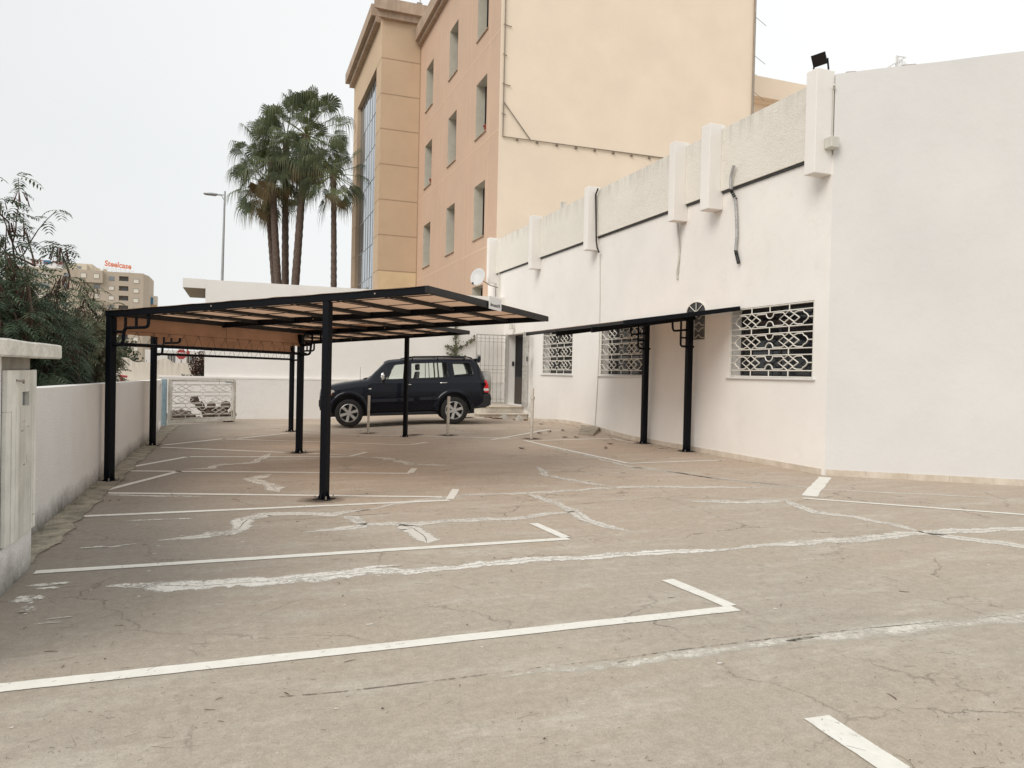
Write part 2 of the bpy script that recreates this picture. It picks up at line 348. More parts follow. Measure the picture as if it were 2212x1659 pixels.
# ------------------------------------------------------------------ object helpers
def tag(o, label=None, cat=None, group=None, kind=None):
    if label: o['label'] = label
    if cat: o['category'] = cat
    if group: o['group'] = group
    if kind: o['kind'] = kind
    return o
def empty(name, loc=(0, 0, 0), rz=0, label=None, cat=None, group=None):
    o = bpy.data.objects.new(name, None); C.objects.link(o); o.location = loc; o.rotation_euler = (0, 0, rz)
    o.empty_display_size = .2
    return tag(o, label, cat, group)
def wloc(o):
    v = Vector((0, 0, 0))
    while o: v += Vector(o.location); o = o.parent
    return v
class MB:
    def __init__(s): s.v = []; s.f = []; s.mi = []; s.cur = 0; s.att = {}
    def add(s, vs, fs):
        n = len(s.v); s.v += [Vector(p) for p in vs]; s.f += [tuple(i+n for i in f) for f in fs]; s.mi += [s.cur]*len(fs); return s
    def hexa(s, a, b):       # a, b: 4-point loops (bottom, top)
        return s.add(list(a)+list(b), [(3, 2, 1, 0), (4, 5, 6, 7), (0, 1, 5, 4), (1, 2, 6, 5), (2, 3, 7, 6), (3, 0, 4, 7)])
    def box(s, x0, x1, y0, y1, z0, z1):
        return s.hexa([(x0, y0, z0), (x1, y0, z0), (x1, y1, z0), (x0, y1, z0)], [(x0, y0, z1), (x1, y0, z1), (x1, y1, z1), (x0, y1, z1)])
    def bar(s, p, q, w, h, up=(0, 0, 1)):
        p = Vector(p); q = Vector(q); d = (q-p).normalized(); u = Vector(up)
        if abs(d.dot(u)) > .99: u = Vector((0, 1, 0))
        r = d.cross(u).normalized()*(w/2); t = r.cross(d).normalized()*(h/2)
        return s.hexa([p-r-t, p+r-t, p+r+t, p-r+t], [q-r-t, q+r-t, q+r+t, q-r+t])
    def tube(s, pts, r, n=8, cap=True, closed=False):
        pts = [Vector(p) for p in pts]; N = len(pts); base = len(s.v); rr = r if isinstance(r, (list, tuple)) else [r]*N
        prev = None; vs = []; fs = []
        for i, p in enumerate(pts):
            if closed: d = (pts[(i+1) % N]-pts[i-1])
            else: d = pts[min(i+1, N-1)]-pts[max(i-1, 0)]
            if d.length < 1e-9: d = Vector((0, 0, 1))
            d.normalize()
            if prev is None:
                a = Vector((0, 0, 1)) if abs(d.z) < .9 else Vector((1, 0, 0)); u = d.cross(a).normalized()
            else:
                u = prev-d*prev.dot(d)
                u = u.normalized() if u.length > 1e-6 else d.orthogonal().normalized()
            prev = u; v = d.cross(u)
            for k in range(n):
                a = 2*pi*k/n; vs.append(p+(u*cos(a)+v*sin(a))*rr[i])
        for i in range(N if closed else N-1):
            j = (i+1) % N
            for k in range(n): fs.append((i*n+k, i*n+(k+1) % n, j*n+(k+1) % n, j*n+k))
        if cap and not closed: fs += [tuple(range(n-1, -1, -1)), tuple((N-1)*n+k for k in range(n))]
        return s.add(vs, fs)
    def cyl(s, p, q, r, n=16, r2=None): return s.tube([p, q], [r, r if r2 is None else r2], n)
    def prism(s, poly, fn, d0, d1):       # poly: list of (a,b); fn(a,b,d) -> point
        n = len(poly); vs = [fn(a, b, d0) for a, b in poly]+[fn(a, b, d1) for a, b in poly]
        return s.add(vs, [tuple(range(n-1, -1, -1)), tuple(range(n, 2*n))]+[(i, (i+1) % n, n+(i+1) % n, n+i) for i in range(n)])
    def quad(s, *p): return s.add(p, [tuple(range(len(p)))])
    def build(s, name, mats, parent=None, smooth=None, bevel=0, local=False, recalc=False, seg=1):
        me = bpy.data.meshes.new(name)
        off = Vector((0, 0, 0)) if (local or not parent) else wloc(parent)
        me.from_pydata([v-off for v in s.v], [], s.f)
        for mm in (mats if isinstance(mats, (list, tuple)) else [mats]): me.materials.append(mm)
        if any(s.mi):
            for p, i in zip(me.polygons, s.mi): p.material_index = i
        if recalc:
            bm = bmesh.new(); bm.from_mesh(me); bmesh.ops.recalc_face_normals(bm, faces=bm.faces); bm.to_mesh(me); bm.free()
        if smooth is not None:
            me.polygons.foreach_set('use_smooth', [True]*len(me.polygons))
            if smooth < 180: me.set_sharp_from_angle(angle=radians(smooth))
        if s.att:
            at_ = me.attributes.new('edge', 'FLOAT', 'POINT'); at_.data.foreach_set('value', [s.att.get(i, 0.0) for i in range(len(s.v))])
        me.update()
        o = bpy.data.objects.new(name, me); C.objects.link(o)
        if parent: o.parent = parent
        if bevel:
            b = o.modifiers.new('edge', 'BEVEL'); b.width = bevel; b.segments = seg; b.limit_method = 'ANGLE'
        return o
def arcpts(cx, cy, r, a0, a1, n): return [(cx+r*cos(a0+(a1-a0)*i/n), cy+r*sin(a0+(a1-a0)*i/n)) for i in range(n+1)]
def fillet(pts, r=.05, n=4):
    """round the corners of a 3-D polyline"""
    pts = [Vector(p) for p in pts]; o = [pts[0]]
    for i in range(1, len(pts)-1):
        a = (pts[i-1]-pts[i]); b = (pts[i+1]-pts[i]); rr = min(r, a.length*.45, b.length*.45)
        p0 = pts[i]+a.normalized()*rr; p1 = pts[i]+b.normalized()*rr
        for k in range(n+1):
            t = k/n; o.append(p0*(1-t)**2+pts[i]*2*t*(1-t)+p1*t*t)
    return o+[pts[-1]]
def text_mesh(body, size, mtx, mat_, name, parent=None, extrude=.0, bold=0, xs=1):
    cu = bpy.data.curves.new('t', 'FONT'); cu.body = body; cu.size = size; cu.extrude = extrude; cu.offset = bold
    cu.align_x = 'CENTER'; cu.align_y = 'CENTER'; cu.resolution_u = 3
    to = bpy.data.objects.new('t', cu); C.objects.link(to); bpy.context.view_layer.update()
    me = bpy.data.meshes.new_from_object(to.evaluated_get(bpy.context.evaluated_depsgraph_get()))
    bpy.data.objects.remove(to)
    off = wloc(parent) if parent else Vector((0, 0, 0))
    for v in me.vertices:
        v.co = mtx @ Vector((v.co.x*xs, v.co.y, v.co.z))-off
    me.materials.clear(); me.materials.append(mat_); me.name = name
    o = bpy.data.objects.new(name, me); C.objects.link(o); o.parent = parent
    return o
def frame_mtx(o, xa, ya):
    xa = Vector(xa).normalized(); ya = Vector(ya).normalized(); za = xa.cross(ya)
    m = Matrix((xa, ya, za)).transposed().to_4x4(); m.translation = Vector(o); return m
def holed_wall(mb, fn, s0, s1, z0, z1, holes, th, reveal_mat=None):
    """slab in (s,z) with rectangular openings; fn(s,z,d), d=0 the outer face, d=th the inner; clean topology"""
    S = sorted({s0, s1, *[h[0] for h in holes], *[h[1] for h in holes]}); Z = sorted({z0, z1, *[h[2] for h in holes], *[h[3] for h in holes]})
    inh = lambda s, z: any(h[0] < s < h[1] and h[2] < z < h[3] for h in holes)
    for i in range(len(S)-1):
        for j in range(len(Z)-1):
            if inh((S[i]+S[i+1])/2, (Z[j]+Z[j+1])/2): continue
            a, b, c, d = S[i], S[i+1], Z[j], Z[j+1]
            mb.quad(fn(a, c, 0), fn(b, c, 0), fn(b, d, 0), fn(a, d, 0)); mb.quad(fn(a, d, th), fn(b, d, th), fn(b, c, th), fn(a, c, th))
    rim = lambda a, c, b, d: mb.quad(fn(a, c, 0), fn(b, d, 0), fn(b, d, th), fn(a, c, th))
    rim(s0, z0, s1, z0); rim(s1, z0, s1, z1); rim(s1, z1, s0, z1); rim(s0, z1, s0, z0)
    for h in holes:
        k = mb.cur
        if reveal_mat is not None: mb.cur = reveal_mat
        a, b, c, d = h[:4]
        rim(a, d, b, d); rim(b, d, b, c); rim(b, c, a, c); rim(a, c, a, d); mb.cur = k

# ================================================================== GROUND
def axis(a, b, lo, hi, st):
    v = [-3000, -1500, -600, -250, -100, -50, -30]; v = [t for t in v if t < lo]
    n = int((hi-lo)/st)
    return v+[lo+i*st for i in range(n+1)]+[t for t in (30, 60, 120, 250, 600, 1500, 3000) if t > hi]
xs = axis(0, 0, -3, 15, .25); ys = axis(0, 0, -1, 26, .25)
g = MB(); g.v = [Vector((x, y, zg(x, y))) for y in ys for x in xs]
nx = len(xs)
for j in range(len(ys)-1):
    for i in range(nx-1): g.f.append((j*nx+i, j*nx+i+1, (j+1)*nx+i+1, (j+1)*nx+i))
g.mi = [0]*len(g.f)
tag(g.build('ground', M_ground, smooth=180), kind='structure')
st_ = MB(); st_.quad((-200, 26.2, .02), (9, 26.2, .02), (9, 36.5, .02), (-200, 36.5, .02)); st_.quad((-60, -30, .02), (-3.2, -30, .02), (-3.2, 26.19, .02), (-60, 26.19, .02))
tag(st_.build('street', M_asphalt), kind='structure')

rnd = random.Random(3)
def ribbon(mb, pts, wd, z, ragged=0, taper=False, step=.12, wob=0, core=.35):
    """flat strip draped on the yard along ground points; ragged edges for worn filler"""
    P = [Vector((p[0], p[1])) for p in pts]; S = [P[0]]
    for a, b in zip(P, P[1:]):
        n = max(1, int((b-a).length/step))
        for k in range(1, n+1): S.append(a.lerp(b, k/n))
    N = len(S); L_ = []; 
    for i, p in enumerate(S):
        d = S[min(i+1, N-1)]-S[max(i-1, 0)]; d.normalize(); nrm = Vector((-d.y, d.x))
        w_ = wd(i/(N-1)) if callable(wd) else wd
        if taper: w_ *= min(1, .12+6*min(i, N-1-i)/max(N, 1))
        q = p+nrm*(noise.noise(Vector((p.x*2.3, p.y*2.3, 3)))*wob)
        a = w_/2*(1+ragged*(noise.noise(Vector((p.x*3.1, p.y*3.1, 0)))*1.7+noise.noise(Vector((p.x*11, p.y*11, 5)))*.9+noise.noise(Vector((p.x*47, p.y*47, 5)))*.45))
        b = w_/2*(1+ragged*(noise.noise(Vector((p.x*2.7, p.y*2.7, 9)))*1.7+noise.noise(Vector((p.x*12, p.y*12, 8)))*.9+noise.noise(Vector((p.x*43, p.y*43, 8)))*.45))
        L_.append((q+nrm*max(a, .002), q-nrm*max(b, .002)))
    base = len(mb.v); c_ = core
    for l, r in L_:
        for t, e in ((0, 1), ((1-c_)/2, 0), (1-(1-c_)/2, 0), (1, 1)):
            q = l.lerp(r, t); mb.att[len(mb.v)] = e; mb.v.append(Vector((q.x, q.y, zg(q.x, q.y)+z)))
    for i in range(N-1):
        for j in range(3): k = base+4*i+j; mb.f.append((k+1, k+5, k+4, k)); mb.mi.append(0)
def gp(*pts): return [G(*p) for p in pts]
zf = lambda x, y: ((400+x/1.58)/1.8445, (1700+y/1.58)/1.8445)
zr = lambda x, y: ((1800+x/2.212)/1.8445, (1100+y/2.212)/1.8445)
LN = MB(); PW = .095
def L2(pts, tick=None, w=PW):
    q = gp(*pts); ribbon(LN, q, w*1.08, .0042, ragged=.07, step=.06, core=.82)
    if tick:
        t = gp(tick)[0]; e = Vector(q[-1]); d = (Vector(t)-e).normalized()
        ribbon(LN, [tuple(e+d*.052), t], w*1.12, .0048, ragged=.07, step=.06, core=.82)
L2([(-420, 1533), (1590, 1315)], (1442, 1253), .105)
L2([(75, 1237), (1228, 1164)], (1152, 1131))
L2([(105, 1119), (970, 1081)], (985, 1057))
L2([(205, 1065), (955, 1074)])
L2([(222, 1061), (388, 1018)]); L2([(258, 1017.5), (885, 1023)], (895, 1012)); L2([(262, 1013), (402, 987.5)])
L2([(410, 987), (752, 987)], (792, 977)); L2([(347, 966.3), (748, 983.4)]); L2([(342, 963), (480, 948.3)])
L2([(488, 948.5), (882, 961.5)], (922, 955.5)); L2([(514, 947.6), (622, 936)])
L2([zf(1215, 38), zf(2212, 65), (1100, 947)], w=.08); L2([zf(950, 48), zf(1100, 48)], w=.07)
L2([zr(640, 1447), zr(1550, 1650)], w=.10); L2([zr(1560, 1652), zr(2400, 1622)], w=.08); L2([zr(700, 1452), zr(1400, 1431)], w=.08); L2([zr(1420, 1432), zr(1640, 1474)], w=.08)
L2([zr(350, 1443), zr(860, 1350)], w=.08)
L2([(1783, 1031), (1747, 1072)], w=.19); L2([(1735, 1076.5), (2212, 1112), (2700, 1150)], w=.09)
L2([(1764, 1550), (1925, 1656), (2050, 1740)], w=.14)
L2([(-60, 1620), (-300, 1660)])
tag(LN.build('pavement_markings', M_paint), kind='structure')
# ---- crack repairs smeared with filler
F1 = MB(); F2 = MB(); CK = MB(); JS = MB()
M_smear = soften(mat('pale_joint_smear', (.70, .67, .59), .85, var=.1, scale=9), 1.6, -.1, 1.0, 5, 30, wear=.9, wlo=.47, whi=.66)
def rep(pts, w, mb=None, z=.0022, rg=.42, crack=True, wob=.05):
    w *= 1.9
    q = gp(*pts); ribbon(mb or F1, q, w, z, ragged=rg, taper=True, step=.03, wob=wob)
    if crack: ribbon(CK, q, .010, z+.0012, ragged=.8, taper=True, step=.05, wob=wob)
rep([(228, 1268), (330, 1263), (430, 1268), (520, 1260), (620, 1251), (700, 1247), (800, 1238), (900, 1231), (1000, 1223)], .15, F2)
rep([(900, 1233), (1000, 1224), (1100, 1214), (1250, 1205), (1400, 1195), (1500, 1190), (1600, 1183)], .10, F2, z=.0027)
rep([(1560, 1187), (1640, 1179), (1750, 1172), (1850, 1165), (2000, 1151), (2100, 1147), (2300, 1137)], .13)
rep([(640, 1254), (720, 1243), (800, 1228), (870, 1222)], .05, F2, crack=False, z=.0032)
rep([(340, 1168), (430, 1160), (500, 1151), (518, 1140), (540, 1121), (572, 1111), (640, 1109), (720, 1111), (800, 1101)], .12)
rep([(770, 1106), (860, 1089), (960, 1074), (1040, 1068), (1150, 1065), (1300, 1055), (1400, 1051), (1500, 1053), (1700, 1053)], .09)
rep([(655, 1150), (740, 1143), (790, 1133), (860, 1133), (1000, 1125), (1100, 1120), (1180, 1112), (1240, 1104)], .11)
rep([(745, 1115), (770, 1120), (792, 1134)], .10); rep([(860, 1134), (900, 1141), (925, 1174)], .13)
rep([(1160, 1008), (1180, 1027), (1250, 1040), (1330, 1053)], .09); rep([(1140, 1066), (1190, 1085), (1240, 1104), (1262, 1120), (1310, 1138), (1372, 1151)], .10)
rep([(1488, 1083), (1600, 1084), (1700, 1083), (1720, 1068), (1500, 1066)][:3], .12); rep([(1690, 1080), (1760, 1107), (1850, 1117), (1950, 1139), (2000, 1152)], .10)
rep([(2000, 1152), (2100, 1165), (2260, 1188)], .12)
rep([zf(520, 270), zf(690, 262), zf(760, 240), zf(960, 228), zf(1010, 205), zf(1070, 168)], .10, wob=.02)
rep([zf(1080, 300), zf(940, 330), zf(1060, 360), zf(1120, 412)], .14, wob=.02); rep([zf(980, 215), zf(1500, 195), zf(1650, 180)], .08, wob=.02)
rep([zf(1600, 185), zf(1800, 200), zf(1960, 238), zf(2212, 245)], .16, wob=.02); rep([zf(0, 430), zf(400, 436), zf(640, 440)], .05, crack=False)
rep([(1780, 1000), (1600, 985), (1500, 1008), (1650, 1030)][:2], .02, crack=False)
rep([zr(700, 1475), zr(1100, 1560), zr(1560, 1680), (1560, 1035), (1730, 1052)], .07)
rep([(1270, 1005), (1400, 1012), (1560, 1036), (1790, 1058), (2212, 1078)], .06)
# joint seams between the slabs
q = gp((560, 1512), (725, 1496), (1084, 1454), (1517, 1399), (1772, 1368), (2200, 1327), (2500, 1300)); ribbon(CK, q, .009, .0038, .9, step=.04, wob=.012)
q = gp((1084, 1463), (1300, 1437), (1517, 1408), (1772, 1375)); ribbon(JS, q, .12, .0018, .6, True, .04, .01)
q = gp((1700, 1386), (1900, 1362), (2200, 1333), (2500, 1304)); ribbon(JS, q, .26, .0018, .3, True, .04, .01)
q = gp((560, 1128), (900, 1105), (1240, 1090), (1500, 1068)); ribbon(CK, q, .012, .003, .8, step=.08)
# small crumbs of render and filler
for _ in range(260):
    x = rnd.uniform(-1.3, 8.5); y = rnd.choice([rnd.uniform(3.2, 9), rnd.uniform(5, 20)])
    a = rnd.uniform(0, 3); r = rnd.uniform(.004, .018)
    n = 7; P = [(x+cos(a+2*pi*k/n)*r*rnd.uniform(.5, 1.6), y+sin(a+2*pi*k/n)*r*rnd.uniform(.4, .9)) for k in range(n)]
    (F2 if rnd.random() < .6 else F1).quad(*[(px, py, zg(px, py)+.0030) for px, py in P])
for (px, py, rx, ry) in [(322, 1125, .22, .05), (215, 1182, .14, .03), (268, 1178, .10, .02), (120, 1337, .05, .012), (110, 1346, .06, .012), (95, 1265, .12, .06), (70, 1290, .10, .08), (60, 1320, .05, .10), (150, 1090, .1, .02)]:
    for rep_ in range(7):
        x, y = G(px, py); x += rnd.gauss(0, rx*.45); y += rnd.gauss(0, ry*.6); q_ = rnd.uniform(.2, .6); P = []
        for k in range(44):
            a = 2*pi*k/44; s = 1+.6*noise.noise(Vector((cos(a)*2+x*5, sin(a)*2, y*5)))+.6*noise.noise(Vector((cos(a)*7+x*5, sin(a)*7, y)))
            P.append((x+cos(a)*rx*q_*s*1.5, y+sin(a)*ry*q_*s*1.5))
        z_ = .0030+rep_*.0003; F2.att.update({len(F2.v)+1+k: 1.0 for k in range(44)}); F2.add([(x, y, zg(x, y)+z_)]+[(a, b, zg(a, b)+z_) for a, b in P], [(0, k+1, (k+1) % 44+1) for k in range(44)])
PS = MB(); M_stain = soften(mat('rust_and_dirt', (.15, .11, .08), .9, var=.2, scale=12), 1.2, .0, 1.0, 9, 40)
for px_, py_ in ((228, 1040), (325, 963), (693, 1080), (645, 978), (632, 932), (893, 940), (1390, 958), (1489, 975), (795, 936), (967, 940), (1148, 948)):
    x, y = G(px_, py_)
    for rx_, z_ in ((.30, .0054), (.17, .0058)):
        P = [(x+cos(2*pi*k/28)*rx_, y+sin(2*pi*k/28)*rx_*.9) for k in range(28)]
        PS.att.update({len(PS.v)+1+k: 1.0 for k in range(28)}); PS.add([(x, y, zg(x, y)+z_)]+[(a, b, zg(a, b)+z_) for a, b in P], [(0, k+1, (k+1) % 28+1) for k in range(28)])
tag(JS.build('ground_joint_strip', M_smear), kind='structure')
tag(PS.build('ground_stain_surface', M_stain), kind='structure')
tag(F1.build('ground_repair_strip', M_patch), kind='structure'); tag(F2.build('ground_filler_strip', M_patch2), kind='structure'); tag(CK.build('ground_crack_lines', M_crack), kind='structure')
# rougher unpainted strip at the foot of the left wall
KS = MB(); ribbon(KS, [(-1.60, 3.0), (-1.60, 22.0)], .34, .0095, .2, step=.1, core=.6); M_moss = soften(mat('mossy_cement', (.40, .36, .28), .9, var=.25, scale=5, bump=.6, bscale=30, col2=(.15, .14, .11)), 1.1, .45, .8, 6, 30); tag(KS.build('wall_foot_strip', M_moss), kind='structure')
# ---- pine needles, twigs and dry leaves blown over the yard (nobody could count them)
LT = MB()
def twig(x, y, L_, r, curve=.3, z=.004):
    a = rnd.gauss(.1, .9); pts = []; k = 5; x0, y0 = x, y
    c = rnd.uniform(-curve, curve)
    for i in range(k):
        pts.append((x0, y0, zg(x0, y0)+z+r*.6)); x0 += cos(a)*L_/k; y0 += sin(a)*L_/k; a += c
    LT.tube(pts, [r, r, r, r*.8, r*.4], 3, cap=False)
made = 0
while made < 1500:
    y = 2.1+rnd.random()**1.6*9; x = rnd.uniform(-1.5, 2.2+y*.6)
    if noise.noise(Vector((x*.9, y*.9, 2)))+.35*noise.noise(Vector((x*4, y*4, 2)))+rnd.uniform(-.25, .35) < .02: continue
    made += 1; k = rnd.random()
    if k < .80: twig(x, y, rnd.uniform(.008, .035), rnd.uniform(.0004, .0011), .5)
    elif k < .97: twig(x, y, rnd.uniform(.05, .16), rnd.uniform(.0004, .0008), rnd.choice((.1, .3, .6)))
    else: twig(x, y, rnd.uniform(.03, .10), rnd.uniform(.0012, .003), .2)
for _ in range(420):
    y = 2.2+rnd.random()**1.2*15; x = rnd.uniform(-1.5, 8.3); a = rnd.uniform(0, 6.3); r = rnd.uniform(.003, .013)
    LT.quad((x, y, zg(x, y)+.006), (x+r*cos(a)*1.5, y+r*sin(a)*1.5, zg(x, y)+.008), (x+r*cos(a+1)*1.2, y+r*sin(a+1)*1.2, zg(x, y)+.010))
for _ in range(260):                      # more of it swept against the walls
    if rnd.random() < .6: x = -1.72+abs(rnd.gauss(.02, .14)); y = rnd.uniform(7, 21)
    else: x = 8.9-abs(rnd.gauss(.05, .25)); y = rnd.uniform(11, 22)
    twig(x, y, rnd.uniform(.03, .16), rnd.uniform(.001, .003), .6)
tag(LT.build('leaf_litter', M_twig), 'dry pine needles and twigs scattered over the concrete yard', 'litter', kind='stuff')
# weeds in the crack at the foot of the wall
WD = MB()
for _ in range(420):
    x = -1.70+abs(rnd.gauss(0, .05)); y = rnd.uniform(7.2, 20.5)
    if noise.noise(Vector((0, y*1.3, 0))) < -.05: continue
    h = rnd.uniform(.02, .09); dx = rnd.gauss(.02, .03); dy = rnd.gauss(0, .03); w_ = .006
    WD.quad((x, y-w_, zg(x, y)), (x, y+w_, zg(x, y)), (x+dx, y+dy, zg(x, y)+h))
tag(WD.build('weeds', mat('dry_weed', (.13, .12, .07), .9, var=.3)), 'dry weeds growing along the foot of the left boundary wall', 'weeds', kind='stuff')

# ================================================================== CARPORTS
VX = Vector((.781, -.624, 0)); CRZ = atan2(VX.y, VX.x)
def carport(loc, rz, depth, width, zr_, slope, posts, fronts, shear, label, valance=True, bracket_posts=(0, 1), mains=(0, .5, 1), sign=None, flip=False, a0=0.0, rearx=0.0, front_bw=0):
    """local x runs from the rear edge to the open front edge, local y along the rear edge"""
    root = empty('carport', loc, rz, label, 'carport', 'black steel carports with tan canvas roofs')
    zt = lambda b: zr_+slope*b
    for k, (b, a, w_) in enumerate(posts+fronts):
        p = MB(); h = w_/2; gz = -.0
        top = zt(b)-.09
        p.box(b-h, b+h, a-h, a+h, gz+.012, top); o = p.build('post', M_steel, root, bevel=.008, local=True, seg=2)
        q = MB(); q.box(b-h*2.1, b+h*2.1, a-h*2.1, a+h*2.1, gz, gz+.012)
        for s in (-1, 1):
            q.add([(b+s*h, a-.004, gz+.012), (b+s*h*2, a-.004, gz+.012), (b+s*h, a-.004, gz+.11), (b+s*h, a+.004, gz+.012), (b+s*h*2, a+.004, gz+.012), (b+s*h, a+.004, gz+.11)], [(0, 1, 2), (5, 4, 3), (0, 3, 4, 1), (1, 4, 5, 2), (2, 5, 3, 0)])
            q.add([(b-.004, a+s*h, gz+.012), (b-.004, a+s*h*2, gz+.012), (b-.004, a+s*h, gz+.11), (b+.004, a+s*h, gz+.012), (b+.004, a+s*h*2, gz+.012), (b+.004, a+s*h, gz+.11)], [(0, 1, 2), (5, 4, 3), (0, 3, 4, 1), (1, 4, 5, 2), (2, 5, 3, 0)])
        q.build('base_plate', M_steel, o, local=True)
        for sx in (-1, 1):
            for sy in (-1, 1): MB().cyl((b+sx*h*1.7, a+sy*h*1.7, gz+.012), (b+sx*h*1.7, a+sy*h*1.7, gz+.05), .009, 6).build('bolt', M_galv, o, local=True)
    for f in mains:
        a = f*width; a = min(max(a, .035), width-.035)
        bm = MB(); bm.bar((-.05, a, zt(-.05)-.045), (depth, a, zt(depth)-.045), .07, .09); o = bm.build('beam', M_steel, root, bevel=.004, local=True)
        for b in (depth*.36, depth*.86): MB().cyl((b, a-.038, zt(b)-.045), (b, a+.038, zt(b)-.045), .011, 8).build('bolt', M_galv, o, local=True)
    nb = 7; ms = [f*width for f in mains]
    for i in range(nb+1):
        b = depth*i/nb
        for a, c in zip(ms, ms[1:]):
            r = MB(); hh = .07 if i in (0, nb) else .042
            z = zt(b)-(.035 if i in (0, nb) else .03)
            b_ = b+.0 if i else b+.02
            r.bar((b_, a+.036, z), (b_, c-.036, z), .034, hh)
            if not i in (0, nb): r.bar((b_, a+.036, z-.033), (b_, c-.036, z-.028), .018, .010)
            r.build('purlin', M_steel2, root, bevel=.003, local=True)
    fe = MB(); fe.bar((depth+.027, -.03, zt(depth)-.045), (depth+.027, width+.03, zt(depth)-.045), .05, .085); fe.build('front_rail', M_steel2, root, bevel=.004, local=True)
    cb = MB()
    for a, c in zip(ms, ms[1:]):
        for t in (.33, .67): y = a+(c-a)*t; cb.cyl((0, y, zt(0)-.012), (depth, y, zt(depth)-.012), .006, 5)
    cb.build('roof_wires', M_steel, root, local=True)
    fb = MB(); nu, nv = 30, 24                       # canvas, sagging slightly between the purlins
    for j in range(nv+1):
        for i in range(nu+1):
            b = -.03+(depth+.06)*i/nu; a = -.02+(width+.04)*j/nv
            s = abs(sin(pi*nb*b/depth))*.012
            fb.v.append(Vector((b, a, zt(b)+.004-s+.002*noise.noise(Vector((b*2, a*2, 1))))))
    for j in range(nv):
        for i in range(nu): k = j*(nu+1)+i; fb.f.append((k, k+1, k+nu+2, k+nu+1)); fb.mi.append(0)
    fo = fb.build('canvas_roof', M_fabric, root, smooth=180, local=True)
    if valance:
        va = MB(); nu, nv = 60, 6; zb_ = zt(0)-.29; pz = zt(0)-.44
        for j in range(nv+1):
            for i in range(nu+1):
                a = .06+(width-.12)*i/nu; t = j/nv
                zz = zt(0)-.01+(zb_-zt(0))*t-.012*abs(sin(pi*i/nu*14))*t
                x = -.03+.05*t+.035*noise.noise(Vector((a*1.4, t*.7, 4)))*sin(pi*t)+.02*noise.noise(Vector((a*5, t*1.2, 7)))*t
                va.v.append(Vector((x, a, zz)))
        for j in range(nv):
            for i in range(nu): k = j*(nu+1)+i; va.f.append((k, k+1, k+nu+2, k+nu+1)); va.mi.append(0)
        va.build('canvas_flap', M_valance, root, smooth=180, local=True)
        MB().tube([(0, .03, pz), (0, width-.03, pz)], .026, 10).build('tie_pipe', M_steel, root, smooth=60, local=True)
        lc = MB(); n = 15
        for i in range(n):
            a = .16+(width-.32)*i/(n-1); d = (width-.32)/(n-1)*.36
            lc.tube([(.0, a-d, pz+.0), (.025, a, zb_+.03), (.0, a+d, pz+.0)], .004, 4)
            lc.tube([(.028, a-.002, pz), (.0, a, pz-.029), (-.028, a+.01, pz)], .004, 4)
            if i: lc.tube([(.026, a-(width-.32)/(n-1), zb_+.03), (.026, a, zb_+.032)], .0025, 4)
        lc.build('lacing', M_rope, root, local=True)
        sm = MB(); sm.tube([(.03, width*.5, zt(0)-.02), (.045, width*.5, zb_+.03)], .003, 4); sm.build('flap_seam', M_rope, root, local=True)
    for k in bracket_posts:
        b0, a, w_ = posts[k]; h = w_/2; s = 1 if not flip else 1; zc_ = zt(b0)-.09
        br = MB(); Z = lambda d: zc_-d
        if not flip:
            br.tube(fillet([(b0+.62, a, zt(.62)-.09), (b0+.62, a, Z(.13)), (b0+.22, a, Z(.14)), (b0+.20, a, Z(.36)), (b0+h-.01, a, Z(.37))], .06), .021, 8)
            br.tube([(b0+.24, a, zc_), (b0+.24, a, Z(.14))], .018, 8); br.tube([(b0+.42, a, zc_+.01), (b0+.42, a, Z(.135))], .018, 8); br.tube([(b0+h-.01, a, Z(.19)), (b0+.2, a, Z(.19))], .018, 8)
        else:
            br.tube(fillet([(b0-.40, a, zt(b0-.4)-.09), (b0-.38, a, Z(.20)), (b0-h+.01, a, Z(.19))], .06), .021, 8)
            br.tube(fillet([(b0-.20, a, zc_-.02), (b0-.20, a, Z(.55)), (b0+h+.02, a, Z(.55))], .06), .021, 8); br.tube([(b0-.2, a, Z(.36)), (b0-h+.01, a, Z(.36))], .018, 8)
        br.build('bracket', M_steel, root, smooth=60, local=True)
    for ch in root.children_recursive:                 # the roof is a slightly skewed rectangle in plan
        if ch.type == 'MESH':
            for v in ch.data.vertices: v.co.x += shear*v.co.y
    return root, zt
cp1, zt1 = carport((-1.63, 11.06, zg(-1.63, 11.06)), CRZ, 4.60, 4.28, 2.27, .054, [(0, 0.05, .094), (0.0, 4.10, .095)], [(3.30, .05, .088)], .043,
                   'nearest black steel carport with tan canvas roof beside the left wall')
cp2, zt2 = carport((-1.58, 15.83, zg(-1.58, 15.83)), CRZ, 4.60, 4.30, 2.22, .062, [(0, 0.05, .088), (0.0, 4.24, .09)], [(3.12, 4.24, .088)], .05,
                   'smaller looking tan canvas carport farther back, its slim front post before the dark off-road car')
for r_, zt_, a_ in ((cp1, zt1, 1.92), (cp2, zt2, 1.98)):
    sg = MB(); X_ = 4.60+.056+.045*a_; z_ = zt_(4.60)-.035
    sg.box(X_, X_+.004, a_-.25, a_+.25, z_-.07, z_+.10); so_ = sg.build('notice_sign', M_signwhite, r_, local=True)
    # lettering faces outwards (local +x)
    t = text_mesh("\u00abR\u00e9serv\u00e9 au personnel de l'ITPE\u00bb", .066, frame_mtx((X_+.0055, a_, z_-.01), (0, 1, 0), (0, 0, 1)), M_signink, 'sign_lettering', None, bold=.0016, xs=.44)
    t.parent = so_
